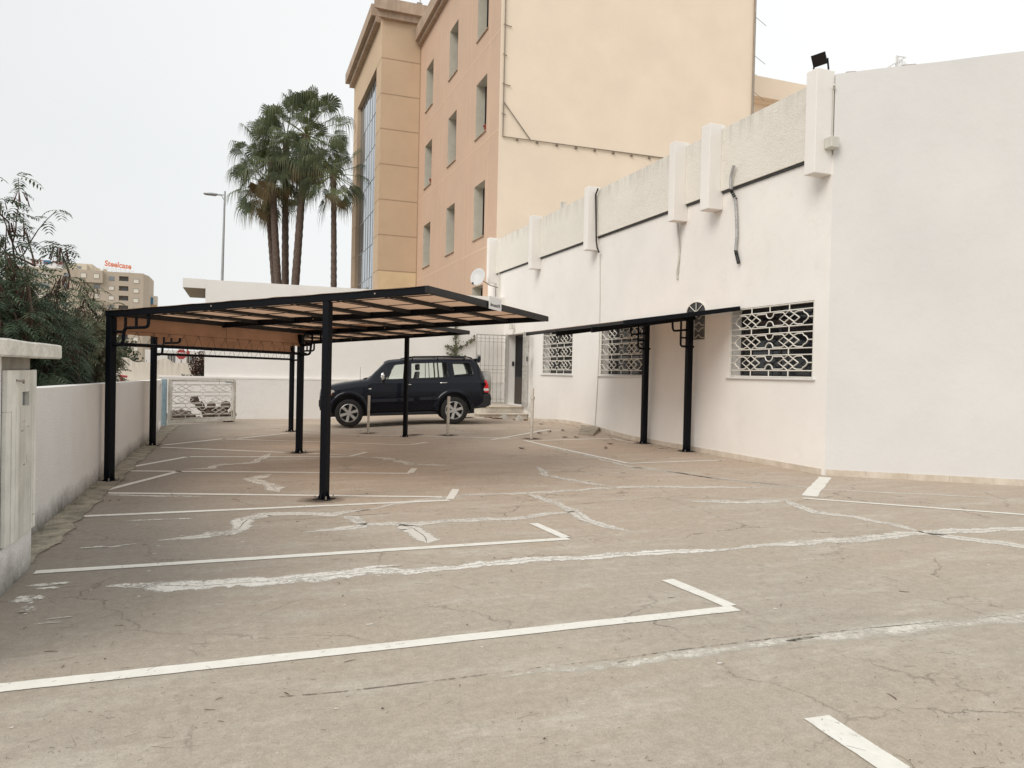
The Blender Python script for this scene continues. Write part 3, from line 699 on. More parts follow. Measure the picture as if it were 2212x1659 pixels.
# right-hand carport: posts by the building, canopy low towards the yard, seen edge-on
def carport_right():
    root = empty('carport', (8.82, 14.1, 0), 0, 'black steel carport seen edge-on against the white building below its round-topped window', 'carport', 'black steel carports with tan canvas roofs')
    X0, X1, Y0, Y1 = 6.5, 8.93, 11.8, 16.6
    zt = lambda x: 1.55+.1535*x
    for y in (13.25, 15.0):
        x, h = 8.82, .06
        p = MB(); p.box(x-h, x+h, y-h, y+h, .012, zt(x)-.10); o = p.build('post', M_steel, root, bevel=.008, seg=2)
        q = MB(); q.box(x-.13, x+.13, y-.13, y+.13, 0, .012)
        for s in (-1, 1):
            q.add([(x-.004, y+s*h, .012), (x-.004, y+s*h*2, .012), (x-.004, y+s*h, .12), (x+.004, y+s*h, .012), (x+.004, y+s*h*2, .012), (x+.004, y+s*h, .12)], [(0, 1, 2), (5, 4, 3), (0, 3, 4, 1), (1, 4, 5, 2), (2, 5, 3, 0)])
        q.add([(x-h, y-.004, .012), (x-h*2, y-.004, .012), (x-h, y-.004, .12), (x-h, y+.004, .012), (x-h*2, y+.004, .012), (x-h, y+.004, .12)], [(0, 1, 2), (5, 4, 3), (0, 3, 4, 1), (1, 4, 5, 2), (2, 5, 3, 0)])
        q.build('base_plate', M_steel, o)
        for sx in (-1, 1):
            for sy in (-1, 1): MB().cyl((x+sx*.1, y+sy*.1, .012), (x+sx*.1, y+sy*.1, .045), .009, 6).build('bolt', M_galv, o)
        bm = MB(); bm.bar((X0+.05, y, zt(X0+.05)-.10), (X1, y, zt(X1)-.10), .08, .12); bm.build('beam', M_steel, root, bevel=.004)
        br = MB(); Z = lambda d: zt(x)-.16-d
        br.tube(fillet([(x-.42, y, zt(x-.42)-.15), (x-.40, y, Z(.24)), (x-h+.01, y, Z(.20))], .06), .022, 8)
        br.tube(fillet([(x-.21, y, Z(-.02)), (x-.21, y, Z(.55)), (x+h+.05, y, Z(.55))], .06), .022, 8); br.tube([(x-.21, y, Z(.37)), (x-h+.01, y, Z(.37))], .018, 8)
        br.tube([(x-.21, y, Z(.22)), (x-.21, y, Z(.2))], .018, 8)
        br.build('bracket', M_steel, root, smooth=60)
    for i, x in enumerate((X0, 7.1, 7.7, 8.3, X1)):
        r = MB(); r.bar((x, Y0, zt(x)-.03), (x, Y1, zt(x)-.03), .05, .06 if i else .05); r.build('purlin', M_steel2, root, bevel=.003)
    for y in (Y0, Y1):
        r = MB(); r.bar((X0-.03, y, zt(X0-.03)-.035), (X1+.03, y, zt(X1+.03)-.035), .05, .085); r.build('edge_rail', M_steel, root, bevel=.003)
    fb = MB(); nu, nv = 16, 24
    for j in range(nv+1):
        for i in range(nu+1):
            x = X0-.03+(X1-X0+.04)*i/nu; y = Y0+.02+(Y1-Y0+.0)*j/nv
            fb.v.append(Vector((x, y, zt(x)+.006-.012*abs(sin(pi*4*i/nu))+.006*noise.noise(Vector((x*3, y*2, 0))))))
    for j in range(nv):
        for i in range(nu): k = j*(nu+1)+i; fb.f.append((k, k+1, k+nu+2, k+nu+1)); fb.mi.append(0)
    fb.build('canvas_roof', M_fabric, root, smooth=180)
carport_right()

# ================================================================== WINDOW / GATE GRILLES
def grille_mb(fn, W, H, r, rows=3, frame=.022, cols=(.27, .5, .73), dm=.115):
    """wrought-iron lattice in the plane fn(s,z): paired rails, crossed diamonds, star ends and half-moon bites"""
    mb = MB(); P = lambda u, z: Vector(fn(u*W, z))
    def bar(a, b, rr=r): mb.tube([P(*a), P(*b)], rr, 6)
    gap = H*.088; rh = (H-gap*(rows+1))/rows
    for u in (0, 1): mb.tube([P(u, 0), P(u, H)], frame*.6, 6)
    for z in (0, H): mb.tube([P(0, z), P(1, z)], frame*.6, 6)
    zc = 0
    for k in range(rows+1):
        z0 = k*(gap+rh); z1 = z0+gap
        if k: bar((0, z0), (1, z0))
        if k < rows: bar((0, z1), (1, z1))
        for u in cols: bar((u, z0), (u, z1))
    for k in range(rows):
        zc = gap+k*(gap+rh)+rh/2; hh = rh/2
        def pl(pts): mb.tube([P(u, zc+y*hh) for u, y in pts], r, 6)
        for c in (cols[0], cols[-1]):
            pl([(c-dm, 0), (c, 1), (c+dm, 0), (c, -1), (c-dm, 0)])
            pl([(c-dm/2, .5), (c+dm/2, -.5)]); pl([(c-dm/2, -.5), (c+dm/2, .5)])
            sg = 1 if c < .5 else -1
            for s in (1, -1):
                e = c-sg*dm*.42
                pl([(e, s*.58), (e-sg*.045, s*.82), (c-sg*.155, s*.82), (c-sg*.165, s*.58), (c-sg*.19, s*.42), (c-sg*.205, s*.2), (c-sg*.212, 0)])
                q0 = c+sg*dm*.42; m_ = .5-sg*.045
                arc = [(.5-sg*.045*cos(t), s*(.82-.62*sin(t))) for t in [pi*i/8/2 for i in range(9)]]
                pl([(q0, s*.58), (q0+sg*.03, s*.82), (m_, s*.82)]+arc)
            bar((0 if sg > 0 else 1, zc), (c-sg*.212, zc))
    return mb

# ================================================================== WHITE BUILDING ON THE RIGHT
WB = empty('white_building', (9.0, 18, 0), 0, 'long white plastered building on the right with a deep rough parapet and latticed windows', 'building')
fx = lambda s, z, d: (9.0+d, s, z)
WINS = [(9.88, 12.12, 1.58, 2.89), (15.39, 17.66, 1.56, 2.90), (19.41, 21.66, 1.56, 2.89)]
DOOR = (23.22, 24.97, .47, 2.92)
holes = WINS+[DOOR, (12.93, 13.63, 2.34, 2.92)]
mb = MB(); holed_wall(mb, fx, 9.55, 27.30, -.15, 5.22, holes, .32); mb.build('wall', M_white, WB)
# corner side wall running off to the right
ad = Vector((.812, -.584, 0)); an = Vector((.584, .812, 0)); c0 = Vector((9.0, 9.55, 0))
mb = MB(); top = lambda s: 6.52+.045*s
P = lambda s, d, z: c0+ad*s+an*d+Vector((0, 0, z))
n = 12; 
for i in range(n):
    a, b = i*9/n, (i+1)*9/n; ja = .012*noise.noise(Vector((a, 0, 0))); jb = .012*noise.noise(Vector((b, 0, 0)))
    mb.hexa([P(a, 0, -.15), P(b, 0, -.15), P(b, .3, -.15), P(a, .3, -.15)], [P(a, 0, top(a)+ja), P(b, 0, top(b)+jb), P(b, .3, top(b)+jb), P(a, .3, top(a)+ja)])
mb.f = [f for f in mb.f]; 
keep = []
for i, f in enumerate(mb.f):
    k = i % 6; seg_ = i//6
    if (k == 5 and seg_ > 0) or (k == 3 and seg_ < n-1): continue      # no inner partitions
    keep.append(f)
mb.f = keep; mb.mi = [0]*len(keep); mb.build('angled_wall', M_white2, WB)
BR_Y = [(9.58, 9.82), (12.46, 12.75), (13.71, 13.93), (17.89, 18.13), (21.92, 22.18), (26.19, 26.46)]
edges = [9.82]+[v for a, b in BR_Y[1:] for v in (a, b)]+[27.28]
segs = [(edges[i], edges[i+1]) for i in range(0, len(edges), 2)]
mb = MB()
for a, b in segs: mb.box(8.93, 9.02, a+.004, b-.004, 5.265, 6.50)
mb.build('parapet', M_stucco, WB)
mb = MB(); mb.box(9.02, 9.3, 9.6, 27.28, 5.225, 6.48); mb.build('parapet_core', M_white, WB)
mb = MB()
for a, b in segs: mb.box(8.96, 9.019, a+.01, b-.01, 5.225, 5.262)
mb.build('shadow_gap_strip', mat('gap_shadow_grey', (.07, .075, .08), .7), WB)  # dark filler strip, colouring in the shade of the gap under the parapet
for a, b in BR_Y:
    mb = MB(); mb.box(8.65, 9.0 if a > 9.6 else 9.02, a, b, 4.90, 6.585); mb.build('bracket_pier', M_white, WB, bevel=.012, seg=2)
mb = MB(); mb.box(9.33, 18, 10.5, 27.2, 5.9, 6.1); mb.build('roof', M_concslab, WB)
mb = MB(); y = 9.62
while y < 23.1:
    y2 = min(y+.598, 23.1); za, zb_ = zg(8.95, y)+.10, zg(8.95, y2)+.10
    mb.hexa([(8.985, y, -.1), (8.9995, y, -.1), (8.9995, y2, -.1), (8.985, y2, -.1)], [(8.985, y, za), (8.9995, y, za), (8.9995, y2, zb_), (8.985, y2, zb_)]); y += .60
s = .02
while s < 8.6: mb.hexa([P(s, -.015, -.1), P(s+.597, -.015, -.1), P(s+.597, -.0006, -.1), P(s, -.0006, -.1)], [P(s, -.015, .10), P(s+.597, -.015, .10), P(s+.597, -.0006, .10), P(s, -.0006, .10)]); s += .60
mb.build('skirting', M_marble, WB)
for k, (a, b, c, d) in enumerate(WINS):
    wn = MB(); wn.box(9.26, 9.30, a+.01, b-.01, c+.01, c+.06); wn.box(9.26, 9.30, a+.01, b-.01, d-.06, d-.01)
    for y in (a+.035, (a+b)/2, b-.035): wn.box(9.255, 9.31, y-.03, y+.03, c+.06, d-.06)
    wo = wn.build('window', M_framedark, WB)
    g_ = MB(); g_.box(9.272, 9.28, a+.02, b-.02, c+.03, d-.03); g_.build('pane', M_glass, wo)
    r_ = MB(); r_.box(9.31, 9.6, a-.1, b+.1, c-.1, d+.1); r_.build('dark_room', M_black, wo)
    s_ = MB(); s_.box(8.955, 9.20, a-.07, b+.07, c-.035, c-.004); s_.build('sill', M_white2, wo, bevel=.004)
    gr_ = grille_mb(lambda u, z, a=a, c=c: (9.0+.018, a+u+.02, c+.015+z), (b-a)-.04, (d-c)-.03, .012); gr_.build('grille', M_iron, wo, smooth=60)
# round-topped little window behind the right carport
a, b, c, d = 12.93, 13.63, 2.34, 2.92
wn = MB(); cy = (a+b)/2; rr = (b-a)/2
arc = [(cy+rr*cos(t), d+.20*sin(t)*1.1) for t in [pi*i/12 for i in range(13)]]
wn.prism(arc, lambda s, z, q: (9.0-.001+q, s, z), 0, .04); 
wo = wn.build('arched_window', M_glass, WB)
g_ = MB(); g_.tube([(8.985, b, c), (8.985, b, d)]+[(8.985, s, z) for s, z in arc]+[(8.985, a, d), (8.985, a, c), (8.985, b, c)], .012, 6)
for t in (.25, .5, .75): y = a+(b-a)*t; g_.tube([(8.985, cy, d), (8.985, cy+rr*cos(pi*t), d+.22*sin(pi*t))], .009, 6)
g_.tube([(8.985, a, d), (8.985, b, d)], .009, 6)
for zc in (2.48, 2.74):
    for s in (1, -1): g_.tube([(8.985, a+.04, zc+s*.1), (8.985, a+.14, zc+s*.1), (8.985, a+.24, zc+s*.03), (8.985, cy, zc+s*.1), (8.985, b-.24, zc+s*.03), (8.985, b-.14, zc+s*.1), (8.985, b-.04, zc+s*.1)], .008, 5)
g_.build('grille', M_iron, wo, smooth=60)
g_ = MB(); g_.box(9.2, 9.21, a, b, c, d); g_.build('pane', mat('frosted_glass', (.16, .16, .16), .3), wo)
# doorway: frame, brown barred door, intercom, two open gate leaves
a, b, c, d = DOOR
mb = MB()
mb.box(8.985, 9.03, b-.03, b+.035, c, d+.04); mb.box(8.985, 9.03, a-.035, a+.03, c, d+.04); mb.box(8.985, 9.03, a-.035, b+.035, d+.001, d+.045)
mb.build('door_frame', M_iron, WB)
mb = MB(); mb.box(9.33, 9.37, a+.02, b-.01, c, 1.42)
do = mb.build('door', M_doorbrown, WB)
mb = MB()
for k in range(15): y = a+.06+k*(b-a-.1)/14; mb.cyl((9.325, y, 1.42), (9.325, y, d), .010, 6)
mb.box(9.315, 9.33, a+.02, b-.01, 1.40, 1.45); mb.box(9.315, 9.33, a+.02, b-.01, d-.08, d-.02); mb.box(9.315, 9.33, (a+b)/2-.03, (a+b)/2+.03, c, d); mb.build('door_bars', M_framedark, do)
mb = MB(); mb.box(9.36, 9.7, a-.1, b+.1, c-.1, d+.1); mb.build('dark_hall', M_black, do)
mb = MB(); mb.box(9.20, 9.27, b-.035, b-.001, 1.83, 1.99); mb.build('intercom', M_black, WB, bevel=.006)
M_gate = mat('greyed_gate_paint', (.50, .485, .45), .6, var=.2, scale=6)
def leaf(p0, dirv, W, name, lock):
    """open security gate leaf: upright frame, seven bars, two pairs of cross rails"""
    p0 = Vector(p0); dv = Vector(dirv).normalized(); H = 2.44
    Q = lambda u, z: p0+dv*u+Vector((0, 0, z)); mb = MB()
    for u in (0.0, W): mb.bar(Q(u, 0), Q(u, H), .035, .035, up=dv)
    for z in (.017, H-.017): mb.bar(Q(.02, z), Q(W-.02, z), .034, .034)
    nb_ = 7
    for k in range(1, nb_): mb.bar(Q(W*k/nb_, .03), Q(W*k/nb_, H-.03), .016, .016, up=dv)
    for z in (.15, 1.08, 1.20, 1.34, 2.18, 2.30): mb.bar(Q(.02, z), Q(W-.02, z), .016, .016)
    o = mb.build(name, M_gate, WB)
    nr = dv.cross(Vector((0, 0, 1)))*.025
    l = MB(); q = Q(W-.10, 1.55); l.bar(q-Vector((0, 0, .12))+nr*0, q+Vector((0, 0, .16)), .13, .03, up=nr); l.build('lock_plate', M_grey, o)
    l = MB(); l.bar(q-Vector((0, 0, .05)), q+Vector((0, 0, .10)), .10, .075, up=nr); l.build('lock', M_black, o)
leaf((8.94, 24.93, .48), (-1, -.02, 0), 1.10, 'security_gate', 1)
leaf((8.94, 23.18, .46), (-.16, -1, 0), .82, 'security_gate', 1)
# wall lamp over the door
mb = MB(); mb.tube([(8.99, 24.2, 3.34), (8.86, 24.2, 3.36), (8.86, 24.2, 3.22)], .02, 8); mb.cyl((8.86, 24.2, 3.28), (8.86, 24.2, 3.10), .06, 10, .085); mb.build('door_lamp', M_pale, WB, smooth=50)
# small nubs on top of the parapet and the roof railing
mb = MB(); mb.box(9.1, 9.24, 20.6, 20.75, 6.48, 6.78); mb.build('roof_stub', M_stucco, WB)
for (s, l, h) in ((.16, .16, .035), (.98, .22, .035)): 
    mb = MB(); q = [P(s, .06, top(s)-.02), P(s+l, .06, top(s)-.02), P(s+l, .2, top(s)-.02), P(s, .2, top(s)-.02)]; mb.hexa(q, [v+Vector((0, 0, h+.03)) for v in q]); mb.build('loose_mortar', M_nichedark, WB, bevel=.012)
rl = MB(); a0 = Vector((13.2, 12.2, 0))
for k in range(7): q = onY(1936+k*3.4, 150, 13.0); rl.cyl((q.x, 13.0, 6.9), (q.x, 13.0, onY(1940, 122+k*1.6, 13.0).z), .012, 5)
p, q = onY(1926, 141, 13), onY(1957, 123.5, 13); rl.bar(p, q, .03, .03); rl.bar(onY(1936, 148, 13), onY(1937, 120, 13), .03, .03); rl.bar(onY(1936, 121, 13), onY(1957, 124, 13), .02, .02)
p = onY(1900, 158, 13); rl.bar(p, onY(1926, 141, 13), .03, .03)
rl.build('roof_railing', M_signwhite, WB)
# entrance steps
es = empty('entrance_steps', (8.3, 24, 0), 0, 'worn marble steps with white tiled risers below the open gated doorway', 'steps')
tr = MB(); tr.box(7.62, 8.98, 23.17, 25.16, .42, .46); tr.box(7.25, 8.98, 22.72, 23.165, .20, .24); tr.build('tread', M_marble, es, bevel=.006)
rs = MB()
for k in range(7): rs.box(7.66+k*.19, 7.66+k*.19+.186, 23.21, 23.24, .24, .42)
rs.build('riser_tiles', M_tile, es); rs = MB()
for k in range(8): rs.box(7.29+k*.21, 7.29+k*.21+.206, 22.76, 22.79, -.05, .20)
rs.build('riser_tiles', M_tile, es)
rs = MB(); rs.box(7.68, 8.98, 23.242, 25.16, -.1, .419); rs.box(7.30, 7.679, 22.792, 25.16, -.1, .199); rs.box(7.68, 8.98, 22.792, 23.2, -.1, .199); rs.build('step_core', M_tile, es)
lo = MB(); lo.hexa([(6.35, 22.05, -.02), (7.5, 22.2, -.02), (7.5, 22.66, -.02), (6.4, 22.62, -.02)], [(6.35, 22.05, .13), (7.5, 22.2, .13), (7.5, 22.66, .13), (6.4, 22.62, .13)]); tag(lo.build('stone_slab', M_marble, bevel=.01), 'low pale stone slab lying before the steps behind the car wheel', 'slab')
cs = MB(); cs.hexa([(8.05, 16.9, .02), (8.35, 16.65, .02), (8.97, 17.55, .05), (8.75, 18.2, .05)], [(8.05, 16.9, .07), (8.35, 16.65, .07), (8.97, 17.55, .20), (8.75, 18.2, .20)])
tag(cs.build('concrete_slab', M_concslab, bevel=.008), 'tilted grey concrete cover slab leaning at the foot of the white building', 'slab')
# debris at the steps
bg_ = MB(); rb = random.Random(5)
for (x, y) in ((8.0, 22.35), (8.45, 22.15)):
    n = 9; 
    ring = lambda h, r: [(x+cos(2*pi*k/n)*r*rb.uniform(.6, 1.2), y+sin(2*pi*k/n)*r*rb.uniform(.5, .9), zg(x, y)+h*rb.uniform(.6, 1.3)) for k in range(n)]
    b_ = MB(); a_ = ring(.005, .17); c_ = ring(.10, .12); d_ = ring(.17, .05); b_.add(a_+c_+d_, [(k, (k+1) % n, n+(k+1) % n, n+k) for k in range(n)]+[(n+k, n+(k+1) % n, 2*n+(k+1) % n, 2*n+k) for k in range(n)]+[tuple(range(2*n, 3*n))])
    tag(b_.build('plastic_bag', M_plasticbag), 'crumpled clear plastic bag on the ground before the steps, ' + ('nearer the car' if x < 8.2 else 'nearer the white pole'), 'bag', 'plastic bags by the steps')
for i, (x, y, l, a) in enumerate(((7.72, 22.2, .34, .1), (8.62, 22.5, .5, .05), (7.5, 22.45, .3, .5))):
    b_ = MB(); dx, dy = cos(a)*l/2, sin(a)*l/2; b_.bar((x-dx, y-dy, zg(x, y)+.02), (x+dx, y+dy, zg(x, y)+.02), .08, .035)
    tag(b_.build('wood_offcut', M_brick, bevel=.006), ['reddish brown offcut lying in front of the plastic bags', 'long thin brown strip along the foot of the riser', 'short brown scrap left of the plastic bags'][i], 'offcut', 'scraps on the ground by the steps')
for i in range(9):
    x, y = G(*[zr(755+i*0+q[0]-755, q[1]) for q in [(860, 1370), (775, 1385), (980, 1360), (1000, 1425), (1100, 1425), (1400, 1485), (1355, 1520), (790, 1310), (620, 1525)]][i])
    b_ = MB(); r = .10; n = 8; a0 = rb.uniform(0, 3)
    P_ = [(x+cos(a0)*cos(2*pi*k/n)*r-sin(a0)*sin(2*pi*k/n)*r*.4, y+sin(a0)*cos(2*pi*k/n)*r+cos(a0)*sin(2*pi*k/n)*r*.4, zg(x, y)+.01+.025*abs(cos(2*pi*k/n))) for k in range(n)]
    b_.quad(*P_); tag(b_.build('dead_leaf', M_pod), ['dead brown leaf nearest the far side of the white-topped bay post', 'dead leaf a hand below the first, by the corner post', 'dead leaf close to the wall foot past the bay', 'small dead leaf on the bay line beside the tilted slab', 'dead leaf left of the tilted concrete slab, on the line', 'dead leaf inside the bay close to the right carport post', 'dead leaf inside the bay, just below its neighbour by the post', 'dead leaf highest up towards the entrance steps', 'lone dead leaf on the open concrete left of the bay corner'][i], 'leaf', 'dead leaves near the bay by the building')

# ---- things fixed to that building
def pxY(pts, X_, r, m_, name, label, cat, n=8, **k):
    mb = MB(); mb.tube([(X_, onX(px, py, X_).y, onX(px, py, X_).z) for px, py in pts], r, n); return tag(mb.build(name, m_, smooth=60), label, cat)
pxY([(1292, 407), (1287, 420), (1287.5, 470), (1288, 520), (1290, 535), (1294, 545)], 8.86, .022, M_black, 'black_cable', 'black cable looping down the parapet beside the fourth pier from the right', 'cable')
pxY([(1296, 548), (1296, 650), (1294, 760), (1289, 860), (1285, 922)], 8.985, .010, M_pale, 'white_cable', 'thin pale cable running down the white wall between the two far latticed windows', 'cable')
duct = [(1592, 358), (1588, 372), (1585, 385), (1585, 410), (1587, 430), (1589, 470), (1590, 510), (1587, 540), (1590, 553)]
dt = empty('wrapped_pipe', (8.95, 12.05, 4.9), 0, 'foil and black tape wrapped pipe hanging crookedly down the white wall right of the piers', 'pipe')
pp = [(8.86 if i < 4 else 8.95, onX(px, py, 8.93).y, onX(px, py, 8.93).z) for i, (px, py) in enumerate(duct)]
mb = MB(); mb.tube(fillet(pp, .1), .030, 10); mb.build('foil_sleeve', M_tape, dt, smooth=60)
for i, (u, l) in enumerate(((3.0, .07), (3.25, .03), (3.45, .03), (3.65, .03), (3.9, .03), (7.05, .28), (7.5, .06))):
    k = int(u); q0 = Vector(pp[k]).lerp(Vector(pp[k+1]), u-k); dd = (Vector(pp[k+1])-Vector(pp[k])).normalized()
    mb = MB(); mb.cyl(q0, q0+dd*l, .0335, 10); mb.build('tape_band', M_black, dt, smooth=60)
mb = MB(); mb.tube(fillet([(8.97, onX(px, py, 8.97).y, onX(px, py, 8.97).z) for px, py in [(1463, 482), (1466, 520), (1467, 560), (1462, 590), (1463, 603)]], .1), .022, 8); mb.tube([(8.975, onX(px, py, 8.97).y, onX(px, py, 8.97).z) for px, py in [(1470, 482), (1469, 530), (1464, 592)]], .010, 6)
tag(mb.build('hanging_cables', M_pale, smooth=60), 'pale bound cables hanging down the white wall under the third pier from the right', 'cable')
fl = empty('floodlight', (8.86, 9.75, 6.585), 0, 'black floodlight on two legs atop the nearest pier of the white building', 'floodlight')
mb = MB(); mb.box(8.80, 8.90, 9.68, 9.82, 6.586, 6.60); mb.bar((8.80, 9.84, 6.59), (8.82, 9.83, 6.78), .012, .03); mb.bar((8.90, 9.60, 6.59), (8.88, 9.61, 6.78), .012, .03); mb.build('legs', M_black, fl)
mb = MB()
c_ = Vector((8.84, 9.72, 6.80)); ax = Vector((.30, -.95, 0)).normalized(); fw = Vector((-.80, -.25, -.45)).normalized(); upv = ax.cross(fw)
R4 = lambda w_, h_, f_: [c_+ax*(-w_)+upv*(-h_)+fw*f_, c_+ax*w_+upv*(-h_)+fw*f_, c_+ax*w_+upv*h_+fw*f_, c_+ax*(-w_)+upv*h_+fw*f_]
mb.hexa(R4(.05, .04, -.09), R4(.105, .085, .03)); mb.hexa(R4(.12, .095, .031), R4(.12, .095, .055)); mb.build('lamp_head', M_black, fl, recalc=True)
mb = MB(); mb.hexa(R4(.10, .08, .0555), R4(.10, .08, .06)); mb.build('glass', M_glass, fl, recalc=True)
jb = empty('junction_box', (8.93, 9.50, 5.38), 0, 'small beige junction box with a conduit in the corner beside the nearest pier', 'junction box')
mb = MB(); mb.box(8.83, 9.0, 9.42, 9.575, 5.29, 5.47); mb.build('box', M_pale, jb, bevel=.01)
mb = MB(); mb.tube([(8.98, 9.565, 5.47), (8.98, 9.565, 6.3)], .009, 6); mb.cyl((8.98, 9.55, 6.28), (8.93, 9.5, 6.32), .02, 6); mb.build('conduit', M_pale, jb)
# satellite dish at the far end
ds = empty('satellite_dish', (8.75, 26.0, 4.7), 0, 'light grey satellite dish on an arm at the far corner of the white building', 'satellite dish')
dc = onY(1032, 598, 26.0); nrm = Vector((-.62, -.70, .32)).normalized(); ux = nrm.cross(Vector((0, 0, 1))).normalized(); uy = ux.cross(nrm)
mb = MB(); nr_, ns_ = 6, 28; vs = [dc-nrm*.07]; fs = []
for i in range(1, nr_+1):
    for k in range(ns_):
        r = i/nr_; vs.append(dc+(ux*cos(2*pi*k/ns_)*.29+uy*sin(2*pi*k/ns_)*.35)*r+nrm*(.07*r*r-.07))
for k in range(ns_): fs.append((0, 1+k, 1+(k+1) % ns_))
for i in range(nr_-1):
    for k in range(ns_): a, b = 1+i*ns_+k, 1+i*ns_+(k+1) % ns_; fs.append((a, a+ns_, b+ns_, b))
mb.add(vs, fs); o = mb.build('dish', M_dish, ds, smooth=180); md = o.modifiers.new('t', 'SOLIDIFY'); md.thickness = .012
mb = MB(); mb.tube([dc-nrm*.08, dc-nrm*.16, (8.70, 26.1, 4.80), (8.99, 26.12, 4.74)], .02, 8); mb.tube([dc-uy*.40, dc-uy*.44+nrm*.30], .010, 6); mb.tube([(8.92, 26.12, 4.75), (8.92, 26.12, 4.3)], .02, 6); mb.build('arm', M_galv, ds, smooth=60)
e_ = dc-uy*.44+nrm*.30; mb = MB(); mb.cyl(e_, e_+Vector((0, 0, .07)), .03, 8); mb.cyl(e_-nrm*.05+uy*.02, e_+nrm*.07, .022, 8); mb.build('feedhorn', M_black, ds)
mb = MB(); mb.tube([(8.94, 26.0, 6.4), (8.94, 25.95, 5.4), (8.96, 25.9, 4.6), (8.96, 25.95, 3.9)], .018, 6); mb.tube([(8.96, 25.8, 5.6), (8.96, 25.8, 4.5), (8.97, 25.9, 3.7), (8.97, 25.9, 3.0)], .012, 6)
tag(mb.build('white_conduits', M_iron, smooth=60), 'white conduits snaking down beside the farthest pier of the white building', 'conduit')

# ================================================================== TALL OFFICE BUILDING
X0, Y0, YT, X1 = 9.37, 27.5, 41.35, 7.15
OB = empty('office_building', (X0, Y0, 0), 0, 'tall salmon and cream office building with deep set windows and a glazed tan corner tower', 'office building')
fo = lambda s, z, d: (X0+d, s, z)
cols = [(29.10, 30.58), (33.65, 35.12), (38.35, 39.90)]; rows = [(2.9, 5.2), (7.22, 9.50), (11.52, 13.85), (15.70, 18.06)]
hl = [(a, b, c, d) for a, b in cols for c, d in rows]
mb = MB(); holed_wall(mb, fo, Y0, YT, 0, 20.3, hl, .45, 1); mb.build('facade', [M_salmon, M_reveal], OB)
JZ = [6.68, 11.09, 15.0]; JV = [28.78, 31.45, 32.0, 36.1, 36.75, 40.7]
mb = MB()
for z in JZ: mb.box(X0-.004, X0+.002, Y0, YT-.01, z-.035, z+.035)
for y in JV: 
    for z0_, z1_ in ((0, JZ[0]-.036), (JZ[0]+.036, JZ[1]-.036), (JZ[1]+.036, JZ[2]-.036), (JZ[2]+.036, 20.0)): mb.box(X0-.004, X0+.002, y-.025, y+.025, z0_, z1_)
mb.build('facade_joints', M_joint, OB)
for i, (a, b, c, d) in enumerate(hl):
    wn = MB(); wn.box(X0+.40, X0+.449, a, a+.05, c, d); wn.box(X0+.40, X0+.449, b-.05, b, c, d); wn.box(X0+.40, X0+.449, a+.05, b-.05, c, c+.05); wn.box(X0+.40, X0+.449, a+.05, b-.05, d-.05, d); wo = wn.build('window', M_framedark, OB)
    p_ = MB(); p_.box(X0+.43, X0+.44, a+.02, b-.02, c+.02, d-.02); p_.build('pane', M_glass, wo)
    s_ = MB(); s_.box(X0-.06, X0+.38, a-.04, b+.04, c-.045, c-.004); s_.build('sill', M_cornice, wo)
def ring_box(mb, x0, x1, y0, y1, z0, z1, t):    # frame of a cornice as four mitred bars
    mb.hexa([(x0, y0, z0), (x0+t, y0+t, z0), (x0+t, y1, z0), (x0, y1, z0)], [(x0, y0, z1), (x0+t, y0+t, z1), (x0+t, y1, z1), (x0, y1, z1)])
mb = MB(); mb.box(X0-.38, X0-.001, Y0-.3, YT-.12, 20.05, 20.75); mb.box(X0-.20, X0-.001, Y0-.15, YT-.12, 19.85, 20.049); mb.build('cornice', M_cornice, OB)
mb = MB(); mb.quad((X0, Y0-.003, 0), (21.3, Y0-.003, 0), (21.3, Y0-.003, 20.3), (X0, Y0-.003, 20.3)); mb.quad((21.3, Y0-.003, 0), (21.3, YT, 0), (21.3, YT, 20.3), (21.3, Y0-.003, 20.3)); mb.quad((X0, Y0, 20.3), (21.3, Y0, 20.3), (21.3, YT, 20.3), (X0, YT, 20.3)); mb.build('gable_wall', M_cream, OB)
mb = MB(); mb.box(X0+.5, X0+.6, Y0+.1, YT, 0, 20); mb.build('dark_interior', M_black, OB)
# gas pipe on the gable
gz = 10.80; mb = MB(); gx = X0+.16; yy = Y0-.05
mb.tube([(gx, yy, 20), (gx, yy, gz), (16.9, yy, gz+.04)], .026, 8); mb.tube([(gx, yy-.01, gz+1.35), (gx+1.15, yy-.01, gz+.02)], .022, 6)
for k in range(8): z = gz+.9+k*1.15; mb.cyl((gx-.06, yy, z), (gx+.28 if k % 2 else gx+.1, yy, z-.05), .018, 5)
for k in range(9): x = gx+.6+k*.85; mb.cyl((x, yy+.04, gz-.03), (x, yy-.03, gz-.07), .05, 6)
mb.build('gas_pipe', M_galv, OB, smooth=60)
mb = MB(); mb.tube([(21.25, Y0-.06, 0), (21.25, Y0-.06, 20.2)], .05, 8)
for z in (14.3, 15.9, 17.6): mb.cyl((21.3, Y0-.06, z), (21.75, Y0-.2, z-.35), .012, 5)
mb.build('downpipe', M_galv, OB, smooth=60)
